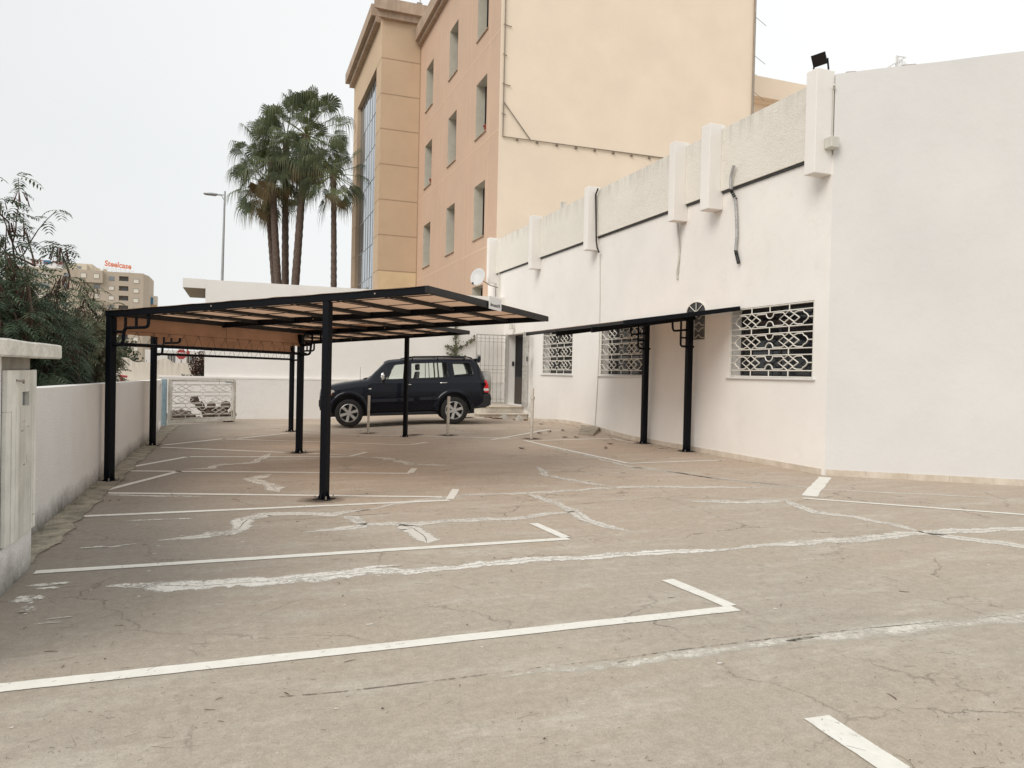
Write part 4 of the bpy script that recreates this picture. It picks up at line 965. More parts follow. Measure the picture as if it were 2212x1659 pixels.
# tower
ft = lambda s, z, d: (X1+d, s, z)
mb = MB(); holed_wall(mb, ft, YT, 51.9, 0, 21.0, [(42.9, 50.1, 3, 18.95)], .35, 0); mb.build('tower_side', M_tower, OB)
mb = MB(); mb.quad((X1, YT-.003, 7.14), (10.3, YT-.003, 7.14), (10.3, YT-.003, 21), (X1, YT-.003, 21)); mb.build('tower_front', M_tower, OB)
mb = MB(); mb.quad((X1, YT-.003, 0), (10.3, YT-.003, 0), (10.3, YT-.003, 7.14), (X1, YT-.003, 7.14)); mb.build('tower_base', M_towerlow, OB)
mb = MB()
for z in (7.14, 9.13, 11.09, 13.05, 15.0, 16.94, 18.89): mb.box(X1+.003, 9.9, YT-.007, YT-.002, z-.03, z+.03); mb.box(X1-.003, X1+.001, YT+.003, 42.9, z-.03, z+.03); mb.box(X1-.003, X1+.001, 50.1, 51.89, z-.03, z+.03)
mb.box(X0-.05, X0-.006, YT-.0085, YT-.004, 0, 19.8)
mb.build('tower_joints', M_jointdark, OB)
mb = MB()
for z in (13.05, 14.97, 16.9, 11.1, 9.15, 7.2, 5.25, 3.3): mb.box(X1+.225, X1+.25, 42.9, 50.1, z-.025, z+.025)
for k in range(9): y = 42.95+k*7.1/8; mb.box(X1+.226, X1+.249, y-.02, y+.02, 3, 18.95)
wo = mb.build('curtain_wall_frame', M_grey, OB)
mb = MB(); rg = random.Random(11)
for k in range(8):
    for j in range(8):
        y = 42.97+k*7.1/8; z = 3.33+j*1.95; t1, t2 = rg.uniform(-.006, .006), rg.uniform(-.006, .006)
        mb.quad((X1+.24+t1, y+.84, z-.1), (X1+.24-t1, y, z-.1), (X1+.24-t1+t2, y, z+1.9), (X1+.24+t1+t2, y+.84, z+1.9))
mb.build('curtain_wall_glass', M_curtainglass, wo)
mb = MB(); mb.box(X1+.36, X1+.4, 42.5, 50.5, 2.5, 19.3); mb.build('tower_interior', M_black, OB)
mb = MB()
for (o_, z0_, z1_) in ((.30, 21.0, 21.32), (.55, 21.321, 21.95)):
    mb.hexa([(X1-o_, YT-o_, z0_), (10.3, YT-o_, z0_), (10.3, YT+.4, z0_), (X1+.4, YT+.4, z0_)], [(X1-o_, YT-o_, z1_), (10.3, YT-o_, z1_), (10.3, YT+.4, z1_), (X1+.4, YT+.4, z1_)])
    mb.box(X1-o_, X1+.4, YT+.4, 51.9+o_, z0_, z1_)
mb.build('tower_cornice', M_cornice, OB)
mb = MB(); mb.box(X1+.4, 10.3, YT+.4, 51.8, 21.0, 21.2); mb.build('tower_roof', M_concslab, OB)
mb = MB(); p = onY(907, 40, 43); mb.cyl((p.x, 43, 21.2), (p.x, 43, 26), .03, 6); q = onY(893, 28, 43); mb.cyl((q.x, 43, 21.2), (q.x+.3, 43, 22.9), .05, 6); mb.box(q.x+.2, q.x+.5, 42.9, 43.1, 22.8, 23.1); tag(mb.build('roof_antenna', M_galv), 'thin antenna mast and small floodlight on top of the tan tower', 'antenna')
def pot(y, z, label):
    r = empty('flower_pot', (X0+.12, y, z), 0, label, 'flower pot', 'terracotta pots on window sills')
    mb = MB(); mb.cyl((X0+.12, y, z), (X0+.12, y, z+.24), .11, 12, .16); mb.cyl((X0+.12, y, z+.20), (X0+.12, y, z+.26), .175, 12); mb.build('pot', M_terracotta, r, smooth=40)
    mb = MB(); q = random.Random(2)
    for k in range(9): a = q.uniform(0, 6.3); l = q.uniform(.06, .14); b = (X0+.12+cos(a)*l, y+sin(a)*l, z+.26+q.uniform(.12, .30)); mb.quad((X0+.12-.012, y, z+.2), (X0+.12+.012, y, z+.2), b)
    mb.build('leaves', M_leafA, r)
pot(29.32, 11.53, 'terracotta pot with a spiky plant on the sill nearest the cream gable')
pot(38.62, 11.53, 'small terracotta pot on the sill of the window farthest from the cream gable')
# lower cream block behind
LB = empty('cream_building', (24, 31, 0), 0, 'lower cream building with a flat overhanging roof seen behind the parapet piers', 'building')
k_ = 31/27.5; zz = 1.55+(14.80-1.55)*k_
mb = MB(); mb.box(21.4, 40, 31, 44, 0, zz-1.1); mb.build('wall', M_cream, LB)
mb = MB(); mb.box(21.2, 40, 30.35, 44.2, zz-1.0, zz); mb.box(21.3, 40, 30.7, 44.1, zz-1.1, zz-1.001); mb.build('roof', M_cream, LB)
mb = MB(); p = onY(1640, 165, 33); mb.box(p.x-.6, p.x-.15, 33, 34, zz, zz+1.35); mb.box(p.x-.1, p.x+1.5, 33, 34, zz, zz+.75); mb.build('roof_unit', M_pale, LB); mb = MB(); mb.box(p.x-.05, p.x+1.3, 32.98, 33, zz+.2, zz+.7); mb.build('unit_louvre', M_framedark, LB)

# ================================================================== BACK OF THE YARD
YB = 25.2
AN = empty('annex_building', (4, YB, 0), 0, 'flat roofed white annex behind the parked car with an overhanging slab at its left corner', 'annex')
mb = MB(); mb.quad((-1.02, YB+.1, 0), (9.30, YB+.1, 0), (9.30, YB+.1, 4.30), (-1.02, YB+.1, 4.30)); mb.quad((-1.02, 29.9, 0), (-1.02, YB+.1, 0), (-1.02, YB+.1, 4.0), (-1.02, 29.9, 4.0)); mb.build('wall', M_back, AN)
mb = MB(); mb.hexa([(-1.68, YB+.095, 4.02), (-1.018, YB+.095, 4.02), (-1.018, 28.8, 4.02), (-1.68, 28.8, 4.02)], [(-1.68, YB+.095, 4.31), (-1.018, YB+.095, 4.31), (-1.018, 28.8, 4.31), (-1.68, 28.8, 4.31)])
o = mb.build('overhanging_slab', M_back, AN)
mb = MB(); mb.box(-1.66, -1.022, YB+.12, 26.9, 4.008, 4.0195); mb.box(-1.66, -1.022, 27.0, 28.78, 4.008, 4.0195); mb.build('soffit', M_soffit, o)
mb = MB(); mb.box(-1.0, 9.2, YB+.12, 30, 4.1, 4.28); mb.build('roof', M_back, AN)
bw = empty('boundary_wall', (3, YB, 0), 0, 'low rough white wall with a smooth coping running behind the car and the gate', 'wall')
mb = MB(); mb.box(-2.3, 9.3, YB, YB+.09, -.3, 1.185); mb.box(-2.3, -1.03, YB+.091, YB+.2, -.3, 1.185); mb.build('wall_face', M_backlow, bw)
mb = MB(); mb.box(-2.32, 9.3, YB-.012, YB+.092, 1.186, 1.25); mb.box(-2.32, -1.03, YB+.0925, YB+.21, 1.186, 1.25); mb.build('coping', M_back, bw, bevel=.006)
lw = MB()
nseg = 24
for k in range(nseg+1):
    y = 6.3+k*(18.9-6.3)/nseg; z = 1.335-(y-6.3)*.009+.006*noise.noise(Vector((0, y, 0)))
    for (x, zz_) in ((-1.72, -.2), (-1.72, z), (-1.93, z), (-1.93, -.2)): lw.v.append(Vector((x, y, zz_)))
for k in range(nseg):
    for j in range(3): a = k*4+j; lw.f.append((a, a+4, a+5, a+1)); lw.mi.append(0)
lw.f.append((nseg*4+3, nseg*4+2, nseg*4+1, nseg*4)); lw.f.append((0, 1, 2, 3)); lw.mi += [0, 0]
tag(lw.build('boundary_wall', M_lowwall), 'low roughcast white wall along the left of the yard, mouldy at its foot', 'wall')
# pierced screen at the end of that wall
sc = empty('screen_wall', (-1.8, 20.3, 0), 0, 'pierced white block screen at the far end of the left wall', 'screen')
mb = MB(); ys_, ye = 18.95, 21.5
for (ya, yb, za, zb_) in ((ys_, ys_+.1, -.2, 1.2), (ye-.1, ye, -.2, 1.2), (ys_+.1, ye-.1, 1.10, 1.2), (ys_+.1, ye-.1, -.2, .08)):
    xa, xb = -1.73-(ya-ys_)*.065, -1.73-(yb-ys_)*.065
    mb.hexa([(xa-.13, ya, za), (xa, ya, za), (xb, yb, za), (xb-.13, yb, za)], [(xa-.13, ya, zb_), (xa, ya, zb_), (xb, yb, zb_), (xb-.13, yb, zb_)])
mb.build('frame', M_back, sc)
mb = MB(); nxk, nzk = 7, 3; cw = (ye-ys_-.2)/nxk; ch = 1.02/nzk
for i in range(nxk):
    for j in range(nzk):
        y0 = ys_+.1+i*cw; z0 = .08+j*ch; mb.cur = 0
        q = lambda u, v: (-1.795-(y0+u*cw-ys_)*.065, y0+u*cw, z0+v*ch)
        for a_, b_ in (((0, 0), (1, 1)), ((0, 1), (1, 0)), ((.5, 0), (.5, 1)), ((0, .5), (1, .5)), ((.25, 0), (0, .25)), ((.75, 0), (1, .25)), ((0, .75), (.25, 1)), ((1, .75), (.75, 1))): mb.bar(q(*a_), q(*b_), .09, .035, up=(1, 0, 0))
mb.build('pierced_blocks', M_back, sc)
mb = MB(); mb.box(-1.93, -1.79, 21.66, 21.80, -.1, 1.20); tag(mb.build('gate_post', M_blue, bevel=.008), 'weathered blue grey metal gate post between the pierced screen and the sliding gate', 'post')
# sliding gate
gt = empty('sliding_gate', (-.9, 22.4, 0), 0, 'peeling white iron sliding gate with a lattice pattern at the back left of the yard', 'gate')
g0 = Vector((-1.77, 21.88, .0)); g1 = Vector((-.10, 22.75, .0)); gd = (g1-g0); gW = gd.length; gd.normalize(); gn = Vector((gd.y, -gd.x, 0))
gf = lambda u, z: g0+gd*(.10+u)+Vector((0, 0, .13+z))
grille_mb(gf, gW-.18, 1.02, .010, cols=(.22, .5, .78), dm=.13).build('lattice', M_irondirty, gt, smooth=60)
mb = MB()
H_ = 1.20
for u in (.035, gW-.02): mb.bar(g0+gd*u, g0+gd*u+Vector((0, 0, H_)), .07 if u < 1 else .04, .05, up=gn)
mb.bar(g0+gd*.07+Vector((0, 0, .05)), g1-gd*.04+Vector((0, 0, .07)), .05, .10); mb.bar(g0+gd*.07+Vector((0, 0, H_-.02)), g1-gd*.04+Vector((0, 0, H_-.0)), .05, .04)
mb.build('gate_frame', M_irondirty, gt, bevel=.004)
mb = MB(); mb.bar(g1-gd*.26+Vector((0, 0, 1.12))-gn*.0, g1-gd*.06+Vector((0, 0, 1.12)), .07, .03); mb.build('latch', M_grey, gt)
mb = MB(); mb.tube([g1+gd*.02, g1+gd*.02+Vector((0, 0, 1.16))], .02, 8); mb.build('guide_post', M_irondirty, gt)
# dark stumpy plant behind the gate
ct = empty('cactus', (-.75, 23.6, 0), 0, 'dark withered stump of pads standing behind the sliding gate', 'plant')
rc = random.Random(4); mb = MB()
def pad(c, ang, L_, W_, z_tilt=0):
    n, vs, fs = 14, [], []
    d = Vector((cos(ang), 0, sin(ang))); s_ = Vector((-sin(ang), 0, cos(ang))); t_ = Vector((0, .07, 0))
    for r, th in ((.0, 1), (.6, .85), (1, .15)):
        for k in range(n):
            a = 2*pi*k/n; e = 1+.15*noise.noise(Vector((a, c[0]*5, c[2]*5)))
            vs.append(Vector(c)+d*(L_/2+cos(a)*L_/2*r*e)+s_*sin(a)*W_/2*r*e*(1.15+.2*cos(a))-t_*th)
    for r, th in ((1, .15), (.6, .85), (0, 1)):
        for k in range(n): a = 2*pi*k/n; e = 1+.15*noise.noise(Vector((a, c[0]*5, c[2]*5))); vs.append(Vector(c)+d*(L_/2+cos(a)*L_/2*r*e)+s_*sin(a)*W_/2*r*e*(1.15+.2*cos(a))+t_*th)
    for i in range(5):
        for k in range(n): fs.append((i*n+k, i*n+(k+1) % n, (i+1)*n+(k+1) % n, (i+1)*n+k))
    mb.add(vs, fs)
bx = -.80; by = 23.6
for (dx, dz, a, l, w_) in ((0, .0, 1.6, .42, .34), (-.12, .30, 2.2, .36, .20), (-.30, .52, 2.3, .28, .22), (.05, .3, 1.5, .30, .22), (.20, .05, .9, .42, .30), (.38, .33, 1.1, .3, .24), (.36, .02, .2, .36, .28), (-.15, .0, 2.9, .25, .2), (.30, .2, 2.0, .25, .2), (.5, .1, .7, .3, .22)):
    pad((bx+dx, by+rc.uniform(-.12, .12), dz-.06), a, l, w_)
mb.build('pads', M_cactus, ct, smooth=50)
mb = MB()
def lump(mb, c, r, sx=1, sy=1, sz=1, sd=0):
    vs = []; fs = []; n, k_ = 12, 8
    for i in range(k_+1):
        for j in range(n):
            th = pi*i/k_; ph = 2*pi*j/n; d = Vector((sin(th)*cos(ph), sin(th)*sin(ph), cos(th))); e = 1+.35*noise.noise(d*1.7+Vector((sd, 0, 0)))
            vs.append(Vector(c)+Vector((d.x*sx, d.y*sy, d.z*sz))*r*e)
    for i in range(k_):
        for j in range(n): fs.append((i*n+j, (i+1)*n+j, (i+1)*n+(j+1) % n, i*n+(j+1) % n))
    mb.add(vs, fs)
for (x, z, r) in ((-1.72, .08, .20), (-1.5, .10, .22), (-1.32, .05, .16)): lump(mb, (x, 23.5, z), r, 1.2, .8, .9, x)
tag(mb.build('rubble_heap', M_cactus, smooth=60), 'low dark heap on the ground at the left behind the sliding gate', 'heap')
# climbing plant on the annex wall
cl = empty('climbing_plant', (6.9, YB, 0), 0, 'sparse young climber spreading arms on the white wall above the car roof', 'climber')
rc = random.Random(8); st = MB(); lf = MB(); yw = YB+.06
def arm(pts, nl, r=.014):
    p3 = [(onY(px, py, yw).x, yw-.01, onY(px, py, yw).z) for px, py in pts]; st.tube(p3, r, 5)
    for _ in range(nl):
        k = rc.randrange(len(p3)-1); q = Vector(p3[k]).lerp(Vector(p3[k+1]), rc.random())
        s_ = rc.uniform(.03, .065); a = rc.uniform(0, 6.3); n_ = Vector((rc.gauss(0, .4), -1, rc.gauss(.3, .4))).normalized(); u = n_.orthogonal().normalized(); u = Matrix.Rotation(a, 3, n_) @ u; v = n_.cross(u)
        c_ = q+Vector((rc.gauss(0, .045), -rc.uniform(.01, .08), rc.gauss(0, .05)))
        lf.quad(c_-u*s_, c_-v*s_*.6, c_+u*s_, c_+v*s_*.6)
arm([(984, 776), (983, 750), (985, 730), (984, 705), (982, 690)], 110); arm([(984, 757), (1000, 748), (1015, 738), (1025, 730)], 55); arm([(984, 756), (972, 752), (961, 746)], 28); arm([(984, 772), (975, 768), (968, 764)], 26); arm([(985, 775), (995, 771), (1003, 775)], 30)
st.build('stem', M_barkt, cl); lf.build('leaves', M_leafB, cl)

# ---- meter cabinet at the left edge
mc = empty('meter_cabinet', (-1.7, 5.9, 0), 0, 'white masonry meter cabinet with a planked wooden door under a thick concrete cap', 'cabinet')
mb = MB(); mb.box(-2.35, -1.455, 4.2, 6.50, -.1, .31); mb.build('plinth', M_lowwall, mc)
mb = MB(); mb.box(-2.35, -1.50, 4.2, 6.48, .311, 1.585); mb.box(-1.50, -1.455, 4.2, 5.70, .311, 1.585); mb.build('masonry', M_lowwall, mc)
mb = MB(); mb.box(-1.50, -1.47, 5.70, 6.47, 1.50, 1.585); mb.build('cement_strip', M_nichedark, mc)
# planked door with a small square opening
dy0, dy1 = 5.715, 6.49
mb = MB(); hl_ = (6.085, 6.265, 1.245, 1.345)
holed_wall(mb, lambda s, z, d: (-1.425-d, s, z), dy0+.12, dy1-.03, .325, 1.498, [hl_], .03)
mb.box(-1.455, -1.43, dy0, dy0+.115, .325, 1.22); mb.box(-1.455, -1.425, dy0, dy0+.1185, 1.222, 1.498); mb.box(-1.455, -1.43, dy1-.026, dy1, .325, 1.50)
dr = mb.build('door', M_wood, mc)
mb = MB(); mb.box(-1.462, -1.456, hl_[0]-.01, hl_[1]+.01, hl_[2]-.01, hl_[3]+.01); mb.build('meter_glass', mat('dusty_meter_glass', (.17, .19, .19), .2), dr)
mb = MB()
for y in (5.93, 6.04, 6.33, 6.40): mb.box(-1.4252, -1.4246, y, y+.003, .33, 1.24 if y != 6.33 else 1.49)
mb.box(-1.4252, -1.4246, 6.20, 6.204, 1.37, 1.49); mb.build('plank_gaps', M_nichedark, dr)
mb = MB(); mb.tube([(-1.424, 5.92, 1.43), (-1.40, 5.94, 1.425), (-1.395, 5.98, 1.428), (-1.40, 6.0, 1.41)], .008, 6); mb.build('hook', M_galv, dr)
mb = MB()
for (y, z, l, h) in ((6.10, 1.135, .07, .005), (6.06, 1.07, .06, .010), (6.21, 1.09, .07, .007), (6.12, .825, .05, .010), (6.21, .86, .006, .06), (6.38, .42, .07, .006)): mb.box(-1.4250, -1.4243, y, y+l, z-h/2, z+h/2)
mb.build('rust_marks', mat('faded_rust', (.40, .32, .27), .9, var=.1), dr)
mb = MB(); n = 10
for k in range(n+1):
    y = 4.0+k*(6.98-4.0)/n; j = .008*noise.noise(Vector((y*3, 0, 0)))
    for (x, z) in ((-1.36+j, 1.587), (-1.36+j, 1.70+j), (-2.4, 1.70+j), (-2.4, 1.587)): mb.v.append(Vector((x, y, z)))
for k in range(n):
    for j in range(4): a = k*4; mb.f.append((a+j, a+4+j, a+4+(j+1) % 4, a+(j+1) % 4)); mb.mi.append(0)
mb.f.append((n*4+3, n*4+2, n*4+1, n*4)); mb.f.append((0, 1, 2, 3)); mb.mi += [0, 0]
mb.build('concrete_cap', M_slabc, mc, bevel=.012)

# ---- white posts on the ground
def stake(px, py, h, r, label, cap=False):
    x, y = G(px, py); z = zg(x, y); e = empty('white_post', (x, y, z), 0, label, 'post', 'slim white posts standing in the yard')
    m_ = MB(); m_.cyl((x, y, z), (x+.01, y, z+h), r, 10); m_.build('tube', M_irondirty, e, smooth=50)
    if cap: m_ = MB(); m_.cyl((x+.01, y, z+h-.04), (x+.01, y, z+h+.02), r*1.5, 10); m_.cyl((x+.01, y, z+h+.02), (x+.02, y, z+h+.22), r*.7, 8); m_.build('upper_tube', M_irondirty, e, smooth=50)
stake(795, 936, .93, .030, 'slim white post in front of the dark car, just behind its front wheel')
stake(967, 940, .93, .034, 'slim white post in front of the rear wheel of the dark car')
stake(1148, 948, .98, .034, 'slim white post with a jointed thinner top at the corner of the bay', True)

# ================================================================== BEYOND THE YARD
z2 = lambda x, y: ((300+x/2.212)/1.8445, (1100+y/2.212)/1.8445)
z1 = lambda x, y: (x/2.458/1.8445, (600+y/2.458)/1.8445)
YW = 38.0
prof = []
xA = onY(*z2(200, 750), YW).x; xB = onY(*z2(1130, 760), YW).x; zfl = 1.70
def sc_(cx): return [(cx-.45, zfl), (cx-.34, zfl+.03), (cx-.22, zfl+.13), (cx-.10, zfl+.19), (cx, zfl+.20), (cx+.10, zfl+.19), (cx+.22, zfl+.13), (cx+.34, zfl+.03), (cx+.45, zfl)]
prof = [(-40, -1), (8, -1), (8, zfl)]
cxs = [onY(*z2(430, 722), YW).x, onY(*z2(785, 735), YW).x]; stp = cxs[1]-cxs[0]
cs_ = [cxs[0]+stp*k for k in range(-18, 6)]
tops = []
for c in cs_: tops += sc_(c)
prof = [(tops[0][0]-.5, -1), (tops[-1][0]+.5, -1), (tops[-1][0]+.5, zfl)]+tops[::-1]+[(tops[0][0]-.5, zfl)]
mb = MB(); mb.prism(prof, lambda s, z, d: (s, YW+d, z), 0, .25)
yw_ = mb.build('scalloped_wall', M_yellow, recalc=True); tag(yw_, 'aged yellow wall with scalloped humps along its top across the street', 'wall')
# white building with dark barred openings behind it
wb2 = empty('low_white_building', (-4.5, 60, 0), 0, 'low white building with dark barred openings behind the scalloped yellow wall', 'building')
p0, p1 = onY(*z2(615, 645), 60), onY(*z2(1160, 645), 60)
mb = MB(); holes2 = []
for xa, xb in ((812, 884), (990, 1064)): a = onY(*z2(xa, 705), 60).x; b = onY(*z2(xb, 705), 60).x; holes2.append((a, b, 1.80, 2.33))
holed_wall(mb, lambda s, z, d: (s, 60+d, z), p0.x, p1.x+3, 0, 2.72, holes2, .3); mb.box(p0.x, p1.x+3, 60.31, 66, 0, 2.7); mb.build('wall', M_back, wb2)
for a, b, c, d in holes2:
    mb = MB(); mb.quad((a, 60.2, c), (b, 60.2, c), (b, 60.2, d), (a, 60.2, d)); wo = mb.build('window', M_black, wb2)
    mb = MB()
    for k in range(6): x = a+(b-a)*k/5; mb.cyl((x, 60.05, c), (x, 60.05, d), .022, 5)
    mb.build('bars', M_signwhite, wo)
# stop sign and its neighbour
sp_ = onY(391.8, 765.5, 47); ss = empty('stop_sign', (sp_.x, 47, 0), 0, 'red octagonal STOP sign on a thin post beyond the back gate', 'road sign')
mb = MB(); mb.cyl((sp_.x-.02, 47.03, 0), (sp_.x, 47.03, sp_.z+.2), .04, 8); mb.build('post', M_grey, ss)
oc = lambda r: [(sp_.x+r*cos(pi/8+k*pi/4), sp_.z+r*sin(pi/8+k*pi/4)) for k in range(8)]
mb = MB(); mb.prism(oc(.33), lambda a, b, d: (a, 46.97+d, b), 0, .02); o = mb.build('sign_plate', M_signwhite, ss, recalc=True)
mb = MB(); mb.prism(oc(.295), lambda a, b, d: (a, 46.962+d, b), 0, .005); mb.build('red_face', M_signred, o, recalc=True)
t = text_mesh('STOP', .27, frame_mtx((sp_.x, 46.955, sp_.z), (1, 0, 0), (0, 0, 1)), M_signwhite, 'lettering', o, bold=.006, xs=.82)
q = onY(*z2(987, 678), 46.5); rs2 = empty('road_sign', (q.x, 46.5, 0), 0, 'small weathered sign on a bare post right of the STOP sign', 'road sign')
mb = MB(); mb.cyl((q.x, 46.53, 0), (q.x, 46.53, q.z+.25), .045, 8); mb.build('post', M_galv, rs2)
mb = MB(); mb.prism([(q.x-.03, q.z-.10), (q.x+.13, q.z-.10), (q.x+.13, q.z+.08), (q.x+.05, q.z+.17), (q.x-.03, q.z+.08)], lambda a, b, d: (a, 46.46+d, b), 0, .02); mb.build('sign_plate', M_signred, rs2, recalc=True)
# red standpipe behind the left wall
q = onY(262.5, 822, 21); mb = MB(); rp_ = empty('standpipe', (q.x, 21, 0), 0, 'small red tee shaped standpipe just behind the left boundary wall', 'standpipe')
mb.cyl((q.x, 21, 0), (q.x, 21, q.z+.10), .035, 8); mb.cyl((q.x-.05, 21, q.z+.12), (q.x+.13, 21, q.z+.10), .03, 8); mb.build('pipe', M_signred, rp_)

# ---- distant apartment block
YA = 210.0; at = lambda x, y: onY(*z1(x, y), YA)
AB = empty('apartment_block', (-35, YA, 0), 0, 'distant beige apartment block with white shutters and rooftop signs behind the left trees', 'apartment block')
ax_ = lambda x, ref=1300: at(x, ref).x
zt_ = 24.95; flo = 2.45
xL, xR = ax_(40), ax_(1405); mb = MB()
hA = []
rowz = [23.77-.0-k*flo for k in range(9)]
def rw(xa, xb, top, h, ks): 
    for k in ks: hA.append((ax_(xa), ax_(xb), top-k*flo-h, top-k*flo))
rw(1165, 1258, 23.95, 1.75, range(9))
lo_ = list(hA)
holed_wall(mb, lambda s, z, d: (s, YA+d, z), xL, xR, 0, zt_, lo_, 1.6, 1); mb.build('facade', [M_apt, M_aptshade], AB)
mb = MB(); mb.box(xL, xR, YA+1.61, YA+14, 0, zt_-.1); mb.quad((xR, YA+.2, 0), (xR+1.1, YA+1.6, 0), (xR+1.1, YA+1.6, zt_-.4), (xR, YA+.2, zt_-.1)); mb.box(xR, xR+1.1, YA+1.6, YA+13, 0, zt_-.4); mb.build('rear_block', M_apt, AB)
# bay blocks standing proud
for (xa, xb, za, zb_) in ((760, 1010, 21.9, zt_), (905, 1010, 0, 17.0)):
    mb = MB(); mb.box(ax_(xa), ax_(xb), YA-.9, YA-.01, za, zb_); mb.build('bay', M_apt, AB)
def wins(x0, x1, top, h, ks, m_, proud=0.0):
    for k in ks:
        a, b = ax_(x0), ax_(x1); c = top-k*flo; y = YA-proud
        f = MB(); f.box(a-.08, b+.08, y-.06, y-.01, c-h-.08, c+.06); f.build('window', M_aptshade, AB)
        f2 = MB(); f2.box(a, b, y-.10, y-.061, c-h, c-.12); f2.build('shutter', m_[k % len(m_)], AB)
wins(1068, 1116, 23.77, 1.0, range(9), [M_aptglass, M_shutter, M_shutter]); wins(1310, 1358, 23.4, 1.0, range(9), [M_shutter])
wins(925, 975, 24.1, 1.15, [0], [M_shutter], .9); wins(925, 975, 24.1, 1.1, range(1, 4), [M_aptglass, M_aptglass, M_shutter]); wins(925, 975, 24.0, 1.1, range(3, 9), [M_shutter], .9)
wins(800, 850, 24.1, 1.1, [0], [M_shutter], .9); wins(628, 668, 23.95, 1.1, range(8), [M_aptglass]); wins(380, 480, 23.6, 1.2, range(8), [M_shutter, M_aptglass]); wins(330, 360, 23.9, 1.2, range(8), [M_aptglass]); wins(120, 240, 23.6, 1.3, range(8), [M_aptglass])
for k in range(9):
    mb = MB(); a, b = ax_(1165), ax_(1258); zb_ = 23.95-1.75-k*flo; mb.box(a, b, YA+.02, YA+.10, zb_, zb_+.55); o = mb.build('balcony_wall', M_apt, AB); mb = MB(); mb.box(a+.5, b-.3, YA+1.5, YA+1.55, zb_+.2, zb_+1.3); mb.build('balcony_window', M_aptglass, o)
mb = MB(); mb.box(ax_(480), ax_(885), YA+2, YA+9, zt_-.1, 26.75); mb.box(ax_(740), ax_(840), YA+1.2, YA+1.99, zt_-.1, 26.55); mb.build('penthouse', M_aptlight, AB)
mb = MB(); mb.box(ax_(745), ax_(785), YA+1.15, YA+1.19, zt_+.4, zt_+1.0); mb.build('penthouse_window', M_aptglass, AB)
# rooftop lettering on its frame
c_ = at(1152, 1119); rl_ = empty('rooftop_sign', (c_.x, YA+1, zt_), 0, 'orange letter sign reading Steelcase on the roof of the distant apartment block', 'sign')
mb = MB(); a, b = ax_(1000), ax_(1305)
mb.bar((a, YA+1, 25.95), (b, YA+1, 25.45), .12, .12); mb.bar((a, YA+1, 25.55), (b, YA+1, 25.05), .08, .08)
for k in range(8): x = a+(b-a)*k/7; mb.bar((x, YA+1, zt_-.1), (x, YA+1, 26.3-.5*k/7), .08, .08)
mb.build('sign_frame', M_signwhite, rl_)
dx = Vector((b-a, 0, at(1305, 1155).z-at(1000, 1145).z)).normalized()
tt = text_mesh('Steelcase', 1.95, frame_mtx((c_.x, YA+.8, 26.78), (b-a, 0, -.55), (.08, 0, 1)), M_orange, 'letters', rl_, extrude=.03, bold=.06, xs=.84)
l2 = empty('rooftop_sign', (-46, YA+1, zt_), 0, 'rooftop sign with maroon TST letters and a blue picture panel, half behind the feathery tree', 'sign')
mb = MB(); mb.box(ax_(225), ax_(620), YA+1.2, YA+1.3, zt_, 26.95); mb.build('board', M_signwhite, l2)
c_ = at(345, 1082); text_mesh('TST', 1.6, frame_mtx((c_.x, YA+1.1, 26.3), (1, 0, 0), (0, 0, 1)), M_maroon, 'letters', l2, bold=.03)
mb = MB(); mb.box(ax_(412), ax_(482), YA+1.05, YA+1.15, 26.05, 26.9); mb.build('picture_panel', M_bluebox, l2); mb = MB(); mb.box(ax_(420), ax_(455), YA+1.0, YA+1.04, 26.2, 26.4); mb.box(ax_(500), ax_(636), YA+1.0, YA+1.1, 26.55, 26.8); mb.box(ax_(540), ax_(612), YA+1.0, YA+1.1, 26.1, 26.3); mb.build('small_lines', M_maroon, l2)
for i, (px, w_) in enumerate(((950, 1.4), (1018, 1.2))):
    c_ = at(px, 1165); mb = MB(); mb.cyl((c_.x, YA+1.5, zt_-.1), (c_.x, YA+1.5, zt_+.3), .08, 6); n = 14; mb.add([(c_.x+cos(2*pi*k/n)*w_/2, YA+1.4, zt_+.35+sin(2*pi*k/n)*w_*.35) for k in range(n)]+[(c_.x, YA+1.6, zt_+.3)], [(k, (k+1) % n, n) for k in range(n)])
    tag(mb.build('rooftop_dish', M_aptlight), ['pale rooftop dish left of the orange letter sign', 'pale rooftop dish just under the first orange letter'][i], 'satellite dish')
# blue tank, pale box and orange block beside it
q0, q1 = at(1452, 1420), at(1535, 1525); tk = empty('neighbour_block', (q0.x+1, YA+6, 0), 0, 'narrow orange and white block with a blue rooftop tank right of the apartment block', 'building')
zz = 1.55
f2 = (YA+6)/YA
mb = MB(); mb.box(q0.x*f2, (q0.x+1.9)*f2, YA+6, YA+9, 0, 17.6); mb.build('wall', mat('pale_orange_render', (.58, .38, .22), .8), tk)
mb = MB(); mb.box((q0.x+.0)*f2, (q0.x+1.1)*f2, YA+6, YA+8, 17.601, 19.5); mb.build('blue_tank', M_bluebox, tk); mb = MB(); mb.box((q0.x+1.12)*f2, (q0.x+2.1)*f2, YA+6.2, YA+8, 17.601, 19.9); mb.build('white_box', M_shutter, tk); mb = MB(); mb.cyl((q0.x*f2+.3, YA+7, 19.5), (q0.x*f2+.3, YA+7, 20.3), .3, 10); mb.build('chimney', M_framedark, tk)

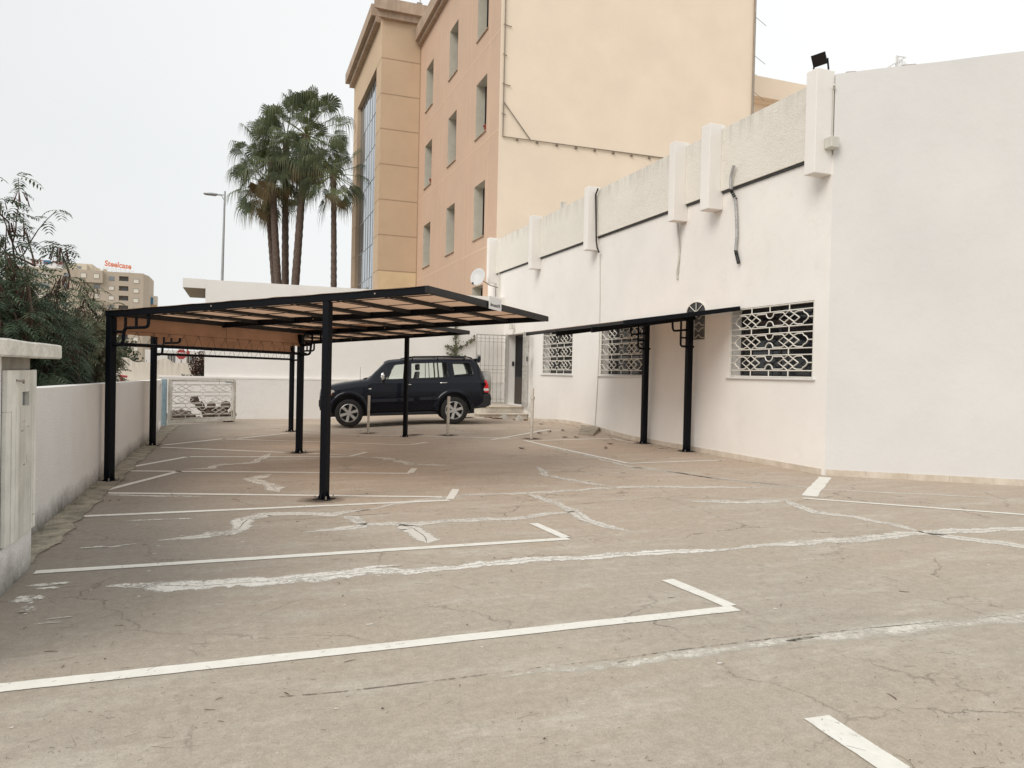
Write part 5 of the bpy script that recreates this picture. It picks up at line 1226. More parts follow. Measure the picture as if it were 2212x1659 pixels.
# ---- street lamp
lp = onY(480, 600, 44); lm = empty('street_lamp', (lp.x, 44, 0), 0, 'tall grey street lamp with a single arm left of the palms', 'street lamp')
tp = onY(486, 413, 44); hd = onY(452, 420.5, 44); mb = MB(); mb.tube([(lp.x-.03, 44, 0), (lp.x, 44, onY(480, 600, 44).z), (tp.x-.02, 44, onY(485, 450, 44).z), (tp.x, 44, tp.z)], [.10, .075, .055, .045], 10); mb.build('pole', M_grey, lm, smooth=60)
mb = MB(); mb.tube([(tp.x, 44, tp.z-.55), (tp.x-.18, 44, tp.z-.25), (tp.x-.35, 44, hd.z+.02)], .022, 6); mb.tube([(tp.x, 44, tp.z-.22), (tp.x-.3, 44, hd.z+.06), (tp.x-.42, 44, hd.z+.02)], .028, 6); mb.build('arm', M_grey, lm, smooth=60)
mb = MB(); lump(mb, (hd.x+.12, 44, hd.z+.03), .40, 1.0, .42, .20, 0); mb.build('lamp_head', M_grey, lm, smooth=60)

# ================================================================== PALMS
def palm(x, y, h, lean, crown, nf, seed, label, rt=.27, skirt=10, thin=1.0):
    r_ = random.Random(seed); root = empty('fan_palm', (x, y, 0), 0, label, 'palm tree', 'fan palms beyond the annex')
    top = Vector((x+lean[0], y+lean[1], h)); pts = []; rad = []
    n = 60
    for i in range(n+1):
        t = i/n; p = Vector((x, y, -.2)).lerp(top, t); p.x += sin(t*3+seed)*.10; pts.append(p)
        rad.append((rt*(1.15-.35*t)+(.02 if i % 2 else 0)+.016*noise.noise(Vector((i*.9, seed, 0))))*(1 if t < .88 else 1+.25*(t-.88)/.12))
    mb = MB(); mb.tube(pts, rad, 12); mb.build('trunk', M_bark, root, smooth=40)
    top = pts[-1]
    lf = MB(); st = MB(); dry = MB()
    for k in range(nf+skirt):
        isdry = k >= nf
        az = k*2.399+r_.uniform(-.25, .25)
        if isdry: el = r_.uniform(-1.25, -.75)
        else: el = 1.38-2.25*((k+.5)/nf)**.9+r_.uniform(-.12, .12)
        Lp = crown*(.54+.16*r_.random())*(.75 if isdry else 1); d = Vector((cos(az)*cos(el), sin(az)*cos(el), sin(el)))
        b = top-Vector((0, 0, .0 if not isdry else .35))
        q = [b]; dd = d.copy(); sag = .22 if el > .3 else .34
        for s in range(6):
            dd = (dd+Vector((0, 0, -sag*.22))).normalized(); q.append(q[-1]+dd*Lp/6)
        st.tube(q, [.030, .028, .025, .022, .018, .015, .012], 4, cap=False)
        c = q[-1]; fw = dd; side = fw.cross(Vector((0, 0, 1)))
        side = side.normalized() if side.length > .05 else Vector((1, 0, 0)); nrm = side.cross(fw)
        roll = r_.uniform(-.8, .8); R_ = Matrix.Rotation(roll, 3, fw); side = R_ @ side; nrm = R_ @ nrm
        ns = 30; Rb = crown*(.35+.09*r_.random())*(.8 if isdry else 1); tgt = dry if isdry else lf
        for s in range(ns):
            a = (s-(ns-1)/2)/(ns-1)*radians(250 if not isdry else 150)
            ll = Rb*(1-.30*abs(a/2.2)**2)*r_.uniform(.88, 1.08)
            e = fw*cos(a)+side*sin(a); t_ = (side*cos(a)-fw*sin(a)); aw = radians(250)/(ns-1)*.5
            fold = nrm*(.10 if s % 2 else -.04)
            droop = r_.uniform(.75, 1.25)
            pr = []
            for rr_, wf in ((.06, .95), (.44, .95), (.62, .50), (.82, .26), (1.0, .03)):
                g_ = max(0, rr_-.38); g_ = max(0, rr_-.50); cen = c+e*ll*rr_*(1-.55*g_)+fold*ll*rr_*.35+nrm*(.16*abs(sin(a))*rr_*ll)-Vector((0, 0, 1))*(g_*g_*2.9*ll*droop)
                wid = ll*min(rr_, .46)*math.tan(aw)*wf*1.1*thin; pr.append((cen-t_*wid, cen+t_*wid))
            vs = [v for ab in pr for v in ab]; tgt.add(vs, [(2*i, 2*i+1, 2*i+3, 2*i+2) for i in range(4)])
    lf.build('crown', M_palm, root); st.build('leaf_stalks', M_petiole, root)
    if skirt: dry.build('dry_fronds', M_palmdry, root)
dpx = lambda px, Y: onY(px, 600, Y).x
def zpx(px, py, Y): return onY(px, py, Y).z
def tall(px_base, px_top, py_top, Y, *a, **k):
    xb = onY(px_base, 610, Y).x; t = onY(px_top, py_top, Y); f = (t.z)/(t.z-onY(px_base, 610, Y).z)
    palm(xb-(t.x-xb)*(f-1), Y, t.z, ((t.x-xb)*f, 0), *a, **k)
tall(635, 664, 292, 47.0, 3.5, 38, 1, 'tallest fan palm of the clump, its trunk rightmost of the close set four', rt=.235, skirt=5)
tall(617, 622, 300, 49.0, 3.2, 27, 2, 'fan palm whose trunk stands second from the right of the close set four', rt=.215, skirt=6)
tall(604, 588, 345, 48.0, 3.2, 28, 3, 'fan palm with its trunk third from the right of the clump, crown spreading left', rt=.22, skirt=6)
tall(594, 572, 398, 50.0, 3.0, 27, 4, 'lowest leaning fan palm of the clump, its trunk leftmost, crown hanging left', rt=.16, skirt=6)
tall(720, 716, 378, 45.0, 2.7, 28, 5, 'separate slimmer fan palm close to the tan tower', rt=.175, skirt=2)

# ================================================================== TREES OVER THE LEFT WALL
def leafy(root, tips, seed, m_leaf, m_pod, dens=1.0, podp=.12, L0=.26, tgtname='crown'):
    r_ = random.Random(seed); lf = MB(); pd = lf
    for (p, d) in tips:
        lf.cur = 1
        if r_.random() < podp:
            for _ in range(r_.randint(6, 12)):       # hanging seed pods
                a = r_.uniform(0, 6.3); o_ = p+Vector((cos(a), sin(a), 0))*r_.uniform(0, .09); l = r_.uniform(.10, .2); w_ = .010; tw = r_.uniform(0, 3)
                e = Vector((cos(tw)*w_, sin(tw)*w_, 0)); q = o_+Vector((cos(a)*.05, sin(a)*.05, -l)); pd.quad(o_-e*.5, o_+e*.5, q+e, q-e)
        lf.cur = 0
        for _ in range(max(1, int(r_.randint(2, 4)*dens+r_.random()*.6))):
            a = r_.uniform(0, 6.3); dr = (d*.7+Vector((cos(a), sin(a), r_.uniform(-.5, .35)))).normalized(); L_ = L0*r_.uniform(.6, 1.2); n = 6
            prev = p; dd = dr.copy()
            for i in range(n):
                dd = (dd+Vector((0, 0, -.20))).normalized(); q = prev+dd*L_/n; s = dd.cross(Vector((0, 0, 1)))
                if s.length < .05: s = Vector((1, 0, 0))
                s.normalize()
                for sg in (-1, 1):
                    pl = L_*.38*(1-.35*abs(i-2.5)/3)*r_.uniform(.8, 1.15); e = (s*sg+dd*.55+Vector((0, 0, -.22*r_.random()))).normalized(); w_ = dd*pl*.16
                    mid = q+e*pl*.55; tip = q+e*pl+Vector((0, 0, -pl*.25)); lf.add([q-w_*.3, q+w_*.3, mid+w_, tip, mid-w_], [(0, 1, 2, 4), (4, 2, 3)])
                prev = q
    lf.build(tgtname, [m_leaf, m_pod], root)
def tree(base, h, spread, seed, label, cat='tree', name='feathery_tree', m_leaf=None, nb=9, dens=1.0, podp=.12, L0=.26, bias=(0, 0), depth=3, low=.25, group=None, rt=.06, lim=-2.15):
    r_ = random.Random(seed); root = empty(name, base, 0, label, cat, group); br = MB(); tips = []; B = Vector(base)
    def grow(p, d, L_, r, lev):
        pts = [p]; dd = d.copy(); n = 5
        for i in range(n):
            dd = (dd+Vector((r_.gauss(0, .13)+bias[0]*.03, r_.gauss(0, .13)+bias[1]*.03, r_.gauss(.04, .08)))).normalized(); pts.append(pts[-1]+dd*L_/n)
            if lev > 0 and i >= 1:
                for _ in range(r_.randint(1, 2)):
                    a = r_.uniform(0, 6.3); nd = (dd*.75+Vector((cos(a)*.75, sin(a)*.75, r_.uniform(-.2, .5)))).normalized(); grow(pts[-1], nd, L_*r_.uniform(.42, .62), r*.5, lev-1)
            if pts[-1].x > lim: return
            if lev <= 1 and i >= 1: tips.append((pts[-1], dd.copy()))
        br.tube(pts, [r*(1-.6*i/n) for i in range(n+1)], 5, cap=False)
        tips.append((pts[-1], dd.copy()))
    for k in range(nb):
        a = 2*pi*k/nb+r_.uniform(-.3, .3); el = r_.uniform(.75, 1.35) if k % 3 else 1.45
        st_ = B+Vector((cos(a)*.08, sin(a)*.08, -.1)); d = Vector((cos(a)*cos(el)*spread, sin(a)*cos(el)*spread, sin(el))).normalized()
        grow(st_, d, h*r_.uniform(low+.35, .80), rt*r_.uniform(.6, 1), depth-1)
    tips = [t for t in tips if t[0].x < lim]
    br.build('branches', M_barkt, root); leafy(root, tips, seed, m_leaf or M_leafA, M_pod, dens, podp, L0)
    return root
q = onz(40, 760, 1.3)
tree((-3.15, 11.5, 0), 3.0, .6, 24, 'dark feathery tree with brown pods rising highest at the left edge', dens=.85, podp=.26, nb=6)
tree((-2.9, 13.0, 0), 2.25, .8, 22, 'feathery shrub with drooping sprays in front of the apartment block', name='feathery_shrub', cat='shrub', dens=.45, podp=.16, nb=5)
tree((-2.85, 15.3, 0), 2.5, .75, 23, 'olive green feathery shrub close behind the nearest carport post', name='feathery_shrub', cat='shrub', m_leaf=M_leafB, dens=.75, podp=.10, nb=6)
tree((-3.5, 10.4, 0), 2.3, 1.2, 26, 'low dark feathery shrub behind the meter cabinet', name='feathery_shrub', cat='shrub', dens=1.1, podp=.08, nb=7)
def bush(name, label, cat, cx, cy, cz, rx, ry, rz_, n, seed, m_, s0=.06, kind=None):
    r_ = random.Random(seed); root = empty(name, (cx, cy, 0), 0, label, cat); lf = MB()
    for _ in range(n):
        d = Vector((r_.gauss(0, 1), r_.gauss(0, 1), r_.gauss(0, 1))).normalized(); rr_ = r_.random()**.33*(1+.35*noise.noise(d*2.2+Vector((seed, 0, 0))))
        c = Vector((cx+d.x*rx*rr_, cy+d.y*ry*rr_, max(.05, cz+d.z*rz_*rr_))); s = s0*r_.uniform(.5, 1.4); u = Vector((r_.gauss(0, 1), r_.gauss(0, 1), r_.gauss(0, 1))).normalized(); v = u.orthogonal().normalized()
        lf.quad(c-u*s, c-v*s*.45, c+u*s, c+v*s*.45)
    lf.build('foliage', m_, root); st = MB()
    for _ in range(14):
        a = r_.uniform(0, 6.3); e = Vector((cx+cos(a)*rx*.7, cy+sin(a)*ry*.7, cz+rz_*r_.uniform(-.2, .8))); m_2 = Vector((cx, cy, 0)).lerp(e, .5)+Vector((r_.gauss(0, .1), 0, 0)); st.tube([(cx, cy, 0), m_2, e], [.05, .03, .012], 5)
    st.build('branches', M_barkt, root)
bush('dark_tree', 'rounded dark green tree beyond the yellow wall between the two left carport posts', 'tree', -8.3, 47, 2.0, 3.0, 2.5, 1.9, 9000, 31, M_hedge, .10)
bush('dark_tree', 'dark evergreen mass beyond the feathery shrubs, behind the nearest carport post', 'tree', -12.5, 52, 2.6, 4.5, 2.5, 2.5, 9000, 32, M_hedge, .12)
p = onY(*z2(1095, 800), 34); bush('shrub', 'tangled grey brown shrub at the corner of the annex beyond the gate', 'shrub', p.x+.15, 34, 1.45, .55, .5, .75, 2600, 33, M_pod, .05)
p = onY(*z2(1030, 880), 33); bush('shrub', 'low dark green shrub at the foot of the annex corner', 'shrub', p.x, 32.6, .75, 1.1, .5, .42, 3000, 34, M_hedge, .05)

# ================================================================== OFF-ROAD CAR
def build_car():
    SX = .00215
    nf = Vector((2.80, 20.05)); yaw = radians(-9.9); xd = Vector((cos(yaw), sin(yaw))); yd = Vector((-sin(yaw), cos(yaw)))
    WB_ = 2.80; c = nf+xd*WB_/2+yd*.80
    root = empty('parked_car', (c.x, c.y, .085), yaw, 'dark navy five door off-road car parked side-on before the white annex', 'car')
    root.rotation_euler = (0, -radians(2.2), yaw)
    q = lambda px, py: ((px-285)*SX-WB_/2, .375+(850-py-(px-285)*.0115)*SX)
    def bd(mb, name, m_, par=None, **k): return mb.build(name, m_, par or root, local=True, **k)
    topl = [(-74, 660), (-71, 600), (-58, 556), (-30, 532), (40, 514), (130, 492), (230, 475), (330, 461), (430, 448), (510, 436), (560, 395), (620, 333), (680, 272), (735, 219), (775, 203), (850, 192), (950, 185), (1100, 179), (1300, 176), (1500, 175), (1700, 177), (1850, 182), (1895, 196), (1925, 250), (1955, 310), (1985, 372), (2008, 430), (2022, 480), (2030, 540), (2034, 600), (2052, 640), (2062, 700), (2040, 770)]
    def zbot(px):
        pts = [(-92, 740), (-60, 800), (0, 850), (60, 870), (500, 876), (560, 872), (1400, 858), (1700, 850), (1850, 820), (1960, 808), (2040, 790), (2062, 760)]
        for (a, b), (c_, d) in zip(pts, pts[1:]):
            if px <= c_: return b+(d-b)*(max(px, a)-a)/(c_-a)
        return 790
    def prof(px):
        for (a, b), (c_, d) in zip(topl, topl[1:]):
            if px <= c_: return b+(d-b)*(max(px, a)-a)/(c_-a)
        return topl[-1][1]
    st = [t[0] for t in topl]; extra = [0, 100, 180, 280, 380, 480, 535, 590, 650, 710, 1000, 1200, 1400, 1600, 1780]; st = sorted(set(st+extra))
    def wfac(px):                                                 # plan taper at nose and tail
        if px < 120: return 1-.20*((120-px)/212)**2.2
        if px > 1850: return 1-.10*((px-1850)/212)**2
        return 1
    def ring(px):
        x, zt = q(px, prof(px)); _, zb = q(px, zbot(px)); f = wfac(px)
        cab = min(1, max(0, (px-500)/230.)) if px < 1990 else max(0, 1-(px-1990)/60.)
        wt = .80*(1-cab)+.655*cab; zbelt = q(px, 452)[1]+.0
        P_ = [(0, zt+.025), (wt-.20, zt+.012), (wt-.06, zt-.012), (wt, zt-.055)]
        zb1 = min(zbelt, zt-.10); P_.append((.865 if cab > .3 else .855, zb1)); z2_ = min(zbelt-.07, zt-.17); P_.append((.925, z2_)); P_.append((.935, (z2_+.62)/2+.02)); P_.append((.930, min(.60, z2_-.1))); P_.append((.905, min(.46, z2_-.2))); P_.append((.86, zb+.03)); P_.append((.80, zb)); P_.append((0, zb))
        if P_[7][1] < zb+.06: P_[7] = (.93, zb+.12); P_[8] = (.905, zb+.07)
        return x, [(y*f, z) for y, z in P_]
    mb = MB(); R_ = [ring(px) for px in st]; n = len(R_[0][1]); loop = 2*n-2
    for x, P_ in R_:
        for y, z in P_: mb.v.append(Vector((x, y, z)))
        for y, z in P_[-2:0:-1]: mb.v.append(Vector((x, -y, z)))
    for i in range(len(R_)-1):
        for k in range(loop): a, b = i*loop+k, i*loop+(k+1) % loop; mb.f.append((a, b, b+loop, a+loop)); mb.mi.append(0)
    mb.f.append(tuple(range(loop-1, -1, -1))); mb.f.append(tuple(range((len(R_)-1)*loop, len(R_)*loop))); mb.mi += [0, 0]
    body = bd(mb, 'body', M_paintcar, recalc=True)
    cut = []
    def cutter(m_): o = m_.build('cut', M_plasticcar, recalc=True); cut.append(o)
    side = lambda poly: [q(*p) for p in poly]
    fy = lambda a, b, d: (a, d, b)
    for X in (-WB_/2, WB_/2):
        m_ = MB(); m_.cyl((X, -1.2, .42), (X, -.63, .42), .445, 36); cutter(m_); m_ = MB(); m_.cyl((X, .63, .42), (X, 1.2, .42), .445, 36); cutter(m_)
    cab = side([(640, 470), (560, 450), (600, 408), (752, 246), (800, 228), (1300, 212), (1850, 216), (1925, 330), (1960, 450), (1960, 640), (700, 640)])
    m_ = MB(); m_.prism(cab, fy, -.60, .60); cutter(m_)
    W1 = [(728, 446), (768, 395), (850, 262), (890, 246), (1003, 239), (985, 446)]
    W2 = [(1052, 444), (1062, 236), (1385, 226), (1397, 428)]
    W3 = [(1412, 427), (1402, 226), (1512, 226), (1532, 420)]
    W4 = [(1600, 402), (1582, 250), (1596, 234), (1790, 234), (1812, 250), (1850, 355), (1846, 384)]
    for W in (W1, W2, W3, W4): m_ = MB(); m_.prism(side(W), fy, -1.2, 1.2); cutter(m_)
    m_ = MB(); m_.prism(side([(540, 395), (575, 430), (742, 262), (722, 222)]), fy, -.58, .58); cutter(m_)
    m_ = MB(); m_.prism(side([(1895, 245), (1990, 240), (2010, 430), (1940, 430)]), fy, -.50, .50); cutter(m_)
    for o in cut:
        md = body.modifiers.new('b', 'BOOLEAN'); md.operation = 'DIFFERENCE'; md.solver = 'EXACT'; md.object = o
    for o in cut: pass
    cr, body.rotation_euler = None, body.rotation_euler
    # cutters are modelled in the car's own frame, so evaluate the body unparented
    body.parent = None; bpy.context.view_layer.update()
    dg = bpy.context.evaluated_depsgraph_get(); me = bpy.data.meshes.new_from_object(body.evaluated_get(dg))
    body.modifiers.clear(); body.data = me; body.parent = root
    for o in cut: bpy.data.objects.remove(o)
    bm = bmesh.new(); bm.from_mesh(me); bmesh.ops.remove_doubles(bm, verts=bm.verts, dist=.0004); bm.to_mesh(me); bm.free()
    me.materials.clear(); me.materials.append(M_paintcar); me.materials.append(M_plasticcar)
    for p in me.polygons:
        c_ = p.center; inn = abs(c_.y) < .605 and .45 < c_.z < 1.85 and -1.0 < c_.x < 2.2
        arch = min((Vector((c_.x-X, c_.z-.42))).length for X in (-WB_/2, WB_/2)) < .447 and abs(c_.y) > .5
        p.material_index = 1 if (inn or arch) else 0
    me.polygons.foreach_set('use_smooth', [True]*len(me.polygons)); me.set_sharp_from_angle(angle=radians(28))
    # side skin position for things laid on the flank
    def sy(z): 
        T = [(.3, .86), (.46, .905), (.62, .93), (.80, .935), (1.12, .925), (1.19, .865), (1.80, .66)]
        for (a, b), (c_, d) in zip(T, T[1:]):
            if z <= c_: return b+(d-b)*(max(z, a)-a)/(c_-a)
        return .66
    for s in (-1, 1):
        for W in (W1, W2, W3, W4):
            P_ = side(W); m_ = MB(); m_.add([(x, s*(sy(z)-.020), z) for x, z in P_], [tuple(range(len(P_)))]); bd(m_, 'side_window', M_carglass)
            cx = sum(x for x, z in P_)/len(P_); cz = sum(z for x, z in P_)/len(P_)
        # black window surround and pillar trims
        m_ = MB()
        for W in (W1, W4):
            P_ = side(W); m_.tube([(x, s*(sy(z)-.003), z) for x, z in P_]+[(P_[0][0], s*(sy(P_[0][1])-.003), P_[0][1])], .012 if W is W1 else .016, 6)
        for a, b in (((985, 446), (1003, 239)), ((1052, 444), (1062, 236)), ((1404, 428), (1393, 226)), ((1532, 420), (1512, 226)), ((1284, 436), (1282, 228))):
            A_, B_ = q(*a), q(*b); m_.tube([(A_[0], s*(sy(A_[1])-.004), A_[1]), (B_[0], s*(sy(B_[1])-.004), B_[1])], .014 if a[0] != 1284 else .010, 6)
        A_, B_ = q(730, 449), q(1532, 424); m_.tube([(A_[0], s*(sy(A_[1])+.000), A_[1]), (B_[0], s*(sy(B_[1])+.000), B_[1])], .012, 6)
        bd(m_, 'window_trim', M_plasticcar, smooth=60)
        # door shut lines
        m_ = MB()
        for L_ in ([(608, 452), (612, 520), (600, 620), (604, 850)], [(1020, 240), (1012, 450), (1095, 850)], [(1538, 216), (1558, 420), (1572, 560), (1480, 610), (1400, 700), (1385, 850)], [(604, 850), (1385, 845)], [(500, 520), (508, 850)], [(0, 560), (110, 540), (510, 470), (608, 452)]):
            P_ = [q(*p) for p in L_]; D_ = []
            for (x0, z0), (x1, z1) in zip(P_, P_[1:]): 
                for k in range(5): D_.append((x0+(x1-x0)*k/5, z0+(z1-z0)*k/5))
            D_.append(P_[-1]); m_.tube([(x, s*(sy(z)*wfac((x+WB_/2)/SX+285)+.0), z) for x, z in D_], .0035, 4)
        bd(m_, 'shut_lines', M_black)
        # wheel arch flares
        for X, a0, a1 in ((-WB_/2, -.05, pi+.12), (WB_/2, -.12, pi+.1)):
            m_ = MB(); n_ = 26; vs = []; fs = []
            for i in range(n_+1):
                a = a0+(a1-a0)*i/n_
                for r, y in ((.445, .90), (.447, .962), (.47, .968), (.53, .945), (.56, .90)): vs.append((X+cos(a)*r, s*y*(1 if abs(X+cos(a)*r) < 1.75 else .985), .42+sin(a)*r))
            for i in range(n_):
                for k in range(4): fs.append((i*5+k, i*5+k+1, i*5+k+6, i*5+k+5))
            m_.add(vs, fs); bd(m_, 'wheel_flare', M_paintcar, smooth=60, recalc=True)
        # side mouldings and sill
        m_ = MB()
        for (xa, za), (xb, zb_), h in ((q(560, 700), q(1085, 690), .05), (q(1150, 680), q(1385, 675), .05)):
            m_.hexa([(xa, s*.925, za-h), (xb, s*.925, zb_-h), (xb, s*.958, zb_-h), (xa, s*.958, za-h)], [(xa, s*.925, za+h), (xb, s*.925, zb_+h), (xb, s*.955, zb_+h*.7), (xa, s*.955, za+h*.7)])
        bd(m_, 'side_moulding', M_paintcar, bevel=.008, recalc=True)
        m_ = MB(); (xa, za), (xb, zb_) = q(520, 868), q(1370, 853); m_.hexa([(xa, s*.80, za-.035), (xb, s*.80, zb_-.035), (xb, s*.915, zb_-.035), (xa, s*.915, za-.035)], [(xa, s*.80, za+.02), (xb, s*.80, zb_+.02), (xb, s*.915, zb_+.02), (xa, s*.915, za+.02)]); bd(m_, 'side_step', M_plasticcar, bevel=.01, recalc=True)
        # handles
        for px, py in ((1020, 504), (1470, 484)):
            x, z = q(px, py); m_ = MB(); m_.tube([(x-.11, s*(sy(z)+.004), z), (x-.07, s*(sy(z)+.028), z), (x+.05, s*(sy(z)+.028), z), (x+.07, s*(sy(z)+.004), z)], .013, 8); h_ = bd(m_, 'door_handle', M_chrome, smooth=60)
            m_ = MB(); m_.prism([(x+.10*cos(t), z+.035*sin(t)) for t in [pi*k/8 for k in range(16)]], lambda a, b, d: (a, s*(sy(z)+d), b), -.004, .003); bd(m_, 'handle_recess', M_black, recalc=True)
        x, z = q(547, 552); m_ = MB(); m_.prism([(x+.04*cos(t), z+.018*sin(t)) for t in [pi*k/8 for k in range(16)]], lambda a, b, d: (a, s*(sy(z)+d), b), -.004, .014); bd(m_, 'side_repeater', M_clear, recalc=True)
        # mirror
        x, z = q(705, 402); m_ = MB(); lump(m_, (x, s*1.03, z), .105, .62, .85, 1.05, 3); mo = bd(m_, 'door_mirror', M_chrome, smooth=60); m_ = MB(); xa, za = q(690, 470); m_.bar((x+.02, s*.86, za+.02), (x, s*1.0, z-.05), .07, .05); m_.hexa([(x-.05, s*.865, za-.10), (x+.06, s*.865, za-.10), (x+.06, s*.93, za-.02), (x-.05, s*.93, za-.02)], [(x-.05, s*.86, za+.04), (x+.05, s*.86, za+.04), (x+.04, s*.90, za+.05), (x-.03, s*.90, za+.05)]); bd(m_, 'mirror_foot', M_plasticcar, mo, recalc=True)
        # roof rail
        m_ = MB(); P_ = [q(*p) for p in ((930, 180), (1000, 163), (1100, 152), (1500, 148), (1760, 152), (1830, 168), (1850, 182))]; m_.tube([(x, s*.60, z) for x, z in P_], [.012, .016, .018, .018, .018, .018, .012], 8)
        for px in (1080, 1400, 1740): x, z = q(px, 165); m_.bar((x, s*.60, z-.045), (x, s*.60, z+.02), .10, .03, up=(1, 0, 0))
        bd(m_, 'roof_rail', M_plasticcar, smooth=60)
        # lamps
        m_ = MB(); P_ = side([(28, 560), (100, 562), (118, 582), (96, 612), (60, 655), (24, 650)])
        m_.prism([p for p in P_], lambda a, b, d: (a, s*(.905+d+.10*(a+WB_/2+.50)), b), -.03, .010); hl2 = bd(m_, 'headlight', M_clear, recalc=True)
        m_ = MB(); m_.prism(side([(24, 612), (92, 614), (60, 650), (22, 648)]), lambda a, b, d: (a, s*(.905+d+.10*(a+WB_/2+.50)), b), -.02, .014); bd(m_, 'indicator', M_amber, hl2, recalc=True)
        m_ = MB(); P_ = side([(1958, 612), (1962, 520), (1982, 470), (2008, 448), (2026, 500), (2036, 560), (2040, 615)]); m_.prism(P_, lambda a, b, d: (a, s*((.83 if b > 1.12 else .865)+d), b), -.12, .035); tl = bd(m_, 'tail_lamp', M_red, recalc=True, bevel=.008)
        m_ = MB(); m_.prism(side([(1970, 590), (1970, 560), (2034, 560), (2036, 590)]), lambda a, b, d: (a, s*(.865+d), b), 0, .038); bd(m_, 'reversing_lens', M_clear, tl, recalc=True)
        m_ = MB(); (xa, za), (xb, zb_) = q(1740, 700), q(1790, 870); m_.hexa([(xa+.0, s*.62, zb_-.02), (xa+.11, s*.62, zb_-.02), (xa+.11, s*.90, zb_-.02), (xa, s*.90, zb_-.02)], [(xa-.02, s*.62, zb_+.30), (xa+.0, s*.62, zb_+.30), (xa+.0, s*.90, zb_+.30), (xa-.02, s*.90, zb_+.30)]); bd(m_, 'mud_flap', M_plasticcar, recalc=True)
    # screens
    for pa, pb, wa, wb_, nm in (((552, 432), (738, 236), .62, .56, 'windscreen'), ((1994, 430), (1908, 232), .54, .50, 'rear_window')):
        A_, B_ = q(*pa), q(*pb); m_ = MB(); m_.quad((A_[0], -wa, A_[1]), (A_[0], wa, A_[1]), (B_[0], wb_, B_[1]), (B_[0], -wb_, B_[1])); bd(m_, nm, M_carglass)
    # bumpers
    m_ = MB(); (xa, za), (xb, zb_) = q(1760, 640), q(2066, 632); zc = q(2000, 800)[1]
    poly = [q(1775, 640), q(1960, 628), q(2058, 628), q(2070, 690), q(2052, 770), q(1990, 806), q(1840, 812), q(1800, 740)]
    m_.prism(poly, fy, -.905, .905); bd(m_, 'rear_bumper', M_plasticcar, bevel=.03, recalc=True, seg=3)
    poly = [q(60, 655), q(-50, 655), q(-80, 690), q(-80, 760), q(-50, 830), q(40, 868), q(60, 800)]; m_ = MB()
    m_.prism(poly, fy, -.84, .84); bd(m_, 'front_bumper', M_plasticcar, bevel=.03, recalc=True, seg=3)
    m_ = MB()
    for k in range(4): x, z = q(-74+k*3, 640-k*24); m_.box(x-.02, x+.03, -.36, .36, z, z+.025)
    bd(m_, 'radiator_grille', M_chrome)
    # spoiler, spare wheel, aerial, bonnet bulge wiper
    P_ = side([(1850, 186), (1890, 176), (1964, 174), (1942, 234), (1905, 204)]); m_ = MB(); m_.prism(P_, fy, -.60, .60); bd(m_, 'rear_spoiler', M_paintcar, bevel=.012, recalc=True)
    xs_, zs_ = q(2045, 500); m_ = MB()
    ringz = [(.0, .30), (.02, .345), (.10, .36), (.20, .36), (.235, .335), (.25, .28), (.25, 0)]
    vs = []; fs = []; n_ = 32
    for d, r in ringz:
        for k in range(n_): a = 2*pi*k/n_; vs.append((xs_-.10+d, cos(a)*r, zs_+sin(a)*r))
    for i in range(len(ringz)-1):
        for k in range(n_): fs.append((i*n_+k, i*n_+(k+1) % n_, (i+1)*n_+(k+1) % n_, (i+1)*n_+k))
    m_.add(vs, fs); bd(m_, 'spare_wheel_cover', M_silvercov, smooth=50, recalc=True)
    m_ = MB(); x, z = q(425, 444); m_.tube([(x, -.70, z-.03), (x+.02, -.71, z+.36)], [.006, .003], 5); bd(m_, 'aerial', M_plasticcar)
    m_ = MB(); x, z = q(490, 432); m_.tube([(x-.07, -.5, z-.0), (x+.02, -.2, z+.03), (x+.05, .1, z+.02)], .012, 5); m_.tube([(x-.02, -.66, z), (x+.02, -.5, z+.02)], .016, 5); bd(m_, 'wiper', M_plasticcar)
    # interior
    for (sx, seat_x) in ((0, q(1075, 0)[0]), (1, q(1500, 0)[0])):
        for s in (-1, 1):
            y = s*.34; m_ = MB(); m_.box(seat_x-.42, seat_x+.02, y-.22, y+.22, .78, .94); m_.hexa([(seat_x-.03, y-.22, .85), (seat_x+.12, y-.22, .85), (seat_x+.12, y+.22, .85), (seat_x-.03, y+.22, .85)], [(seat_x+.13, y-.19, 1.45), (seat_x+.22, y-.19, 1.45), (seat_x+.22, y+.19, 1.45), (seat_x+.13, y+.19, 1.45)]); so_ = bd(m_, 'seat', M_seat, bevel=.04, seg=3)
            m_ = MB(); m_.box(seat_x+.13, seat_x+.22, y-.12, y+.12, 1.48, 1.66); bd(m_, 'headrest', M_seat, so_, bevel=.04, seg=3)
    x, z = q(760, 420); m_ = MB(); a = .45; m_.tube([(x+.03+sin(t)*.19*.42, -.34+cos(t)*.19, z+.0+sin(t)*.19*.9) for t in [2*pi*k/20 for k in range(20)]], .015, 6, closed=True); bd(m_, 'steering_wheel', M_black, smooth=60)
    m_ = MB(); m_.box(q(600, 0)[0], q(700, 0)[0], -.60, .60, .8, 1.10); bd(m_, 'dashboard', M_black, bevel=.03)
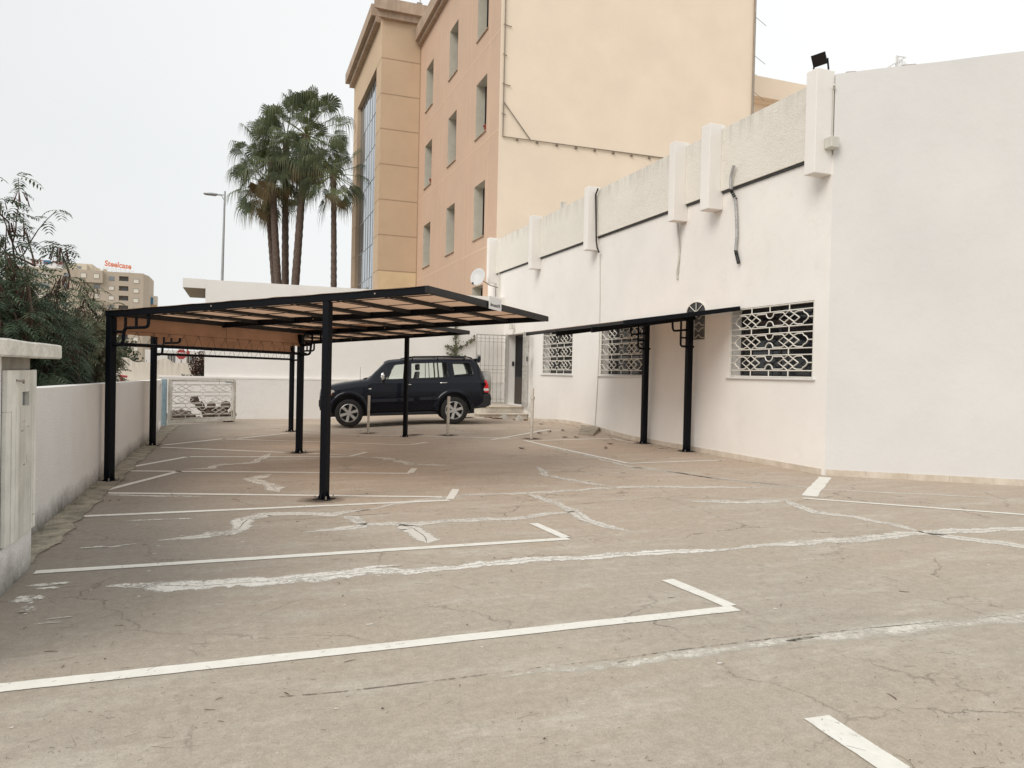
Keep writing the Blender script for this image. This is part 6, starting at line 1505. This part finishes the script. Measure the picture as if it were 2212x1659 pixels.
    # wheels
    for X in (-WB_/2, WB_/2):
        for s in (-1, 1):
            wr = bpy.data.objects.new('wheel', None); C.objects.link(wr); wr.parent = root; wr.location = (X, s*.82, .375)
            T = MB(); prf = [(-.125, .24), (-.13, .30), (-.12, .345), (-.09, .372), (.09, .372), (.12, .345), (.13, .30), (.125, .24)]; n_ = 48; vs = []; fs = []
            for i, (y, r) in enumerate(prf):
                for k in range(n_): a = 2*pi*k/n_; e = .004 if (i in (3, 4) and k % 2) else 0; vs.append((cos(a)*(r-e), s*y, sin(a)*(r-e)))
            for i in range(len(prf)-1):
                for k in range(n_): fs.append((i*n_+k, i*n_+(k+1) % n_, (i+1)*n_+(k+1) % n_, (i+1)*n_+k))
            T.add(vs, fs); T.build('tyre', M_tyre, wr, smooth=40, local=True, recalc=True)
            T = MB(); vs = []; fs = []; prf = [(.125, .245), (.132, .235), (.10, .218), (-.10, .21)]
            for y, r in prf:
                for k in range(n_): a = 2*pi*k/n_; vs.append((cos(a)*r, s*y, sin(a)*r))
            for i in range(3):
                for k in range(n_): fs.append((i*n_+k, i*n_+(k+1) % n_, (i+1)*n_+(k+1) % n_, (i+1)*n_+k))
            T.add(vs, fs)
            for k in range(6):
                a = 2*pi*k/6+.26; u = Vector((cos(a), 0, sin(a))); v = Vector((-sin(a), 0, cos(a))); Y_ = Vector((0, s, 0))
                lo = [u*.04-v*.030, u*.04+v*.030, u*.232+v*.040, u*.232-v*.040]
                T.hexa([p+Y_*.07 for p in lo], [lo[0]+Y_*.118, lo[1]+Y_*.118, lo[2]+Y_*.128, lo[3]+Y_*.128])
            T.cyl((0, s*.07, 0), (0, s*.128, 0), .062, 20); T.build('rim', M_rim, wr, smooth=35, local=True, recalc=True)
            T = MB()
            for k in range(6): a = 2*pi*k/6+.26+pi/6; T.cyl((cos(a)*.083, s*.08, sin(a)*.083), (cos(a)*.083, s*.112, sin(a)*.083), .013, 8)
            T.cyl((0, s*.0, 0), (0, s*.072, 0), .14, 24); T.cyl((0, -s*.05, 0), (0, s*.01, 0), .205, 24); T.build('brake_hub', M_plasticcar, wr, local=True)
    m_ = MB(); m_.box(-1.9, 2.0, -.52, .52, .26, .42); m_.box(-.9, .9, -.80, .80, .28, .40); m_.cyl((-WB_/2, -.7, .375), (-WB_/2, .7, .375), .05, 8); m_.cyl((WB_/2, -.7, .375), (WB_/2, .7, .375), .06, 8); bd(m_, 'underbody', M_plasticcar)
build_car()
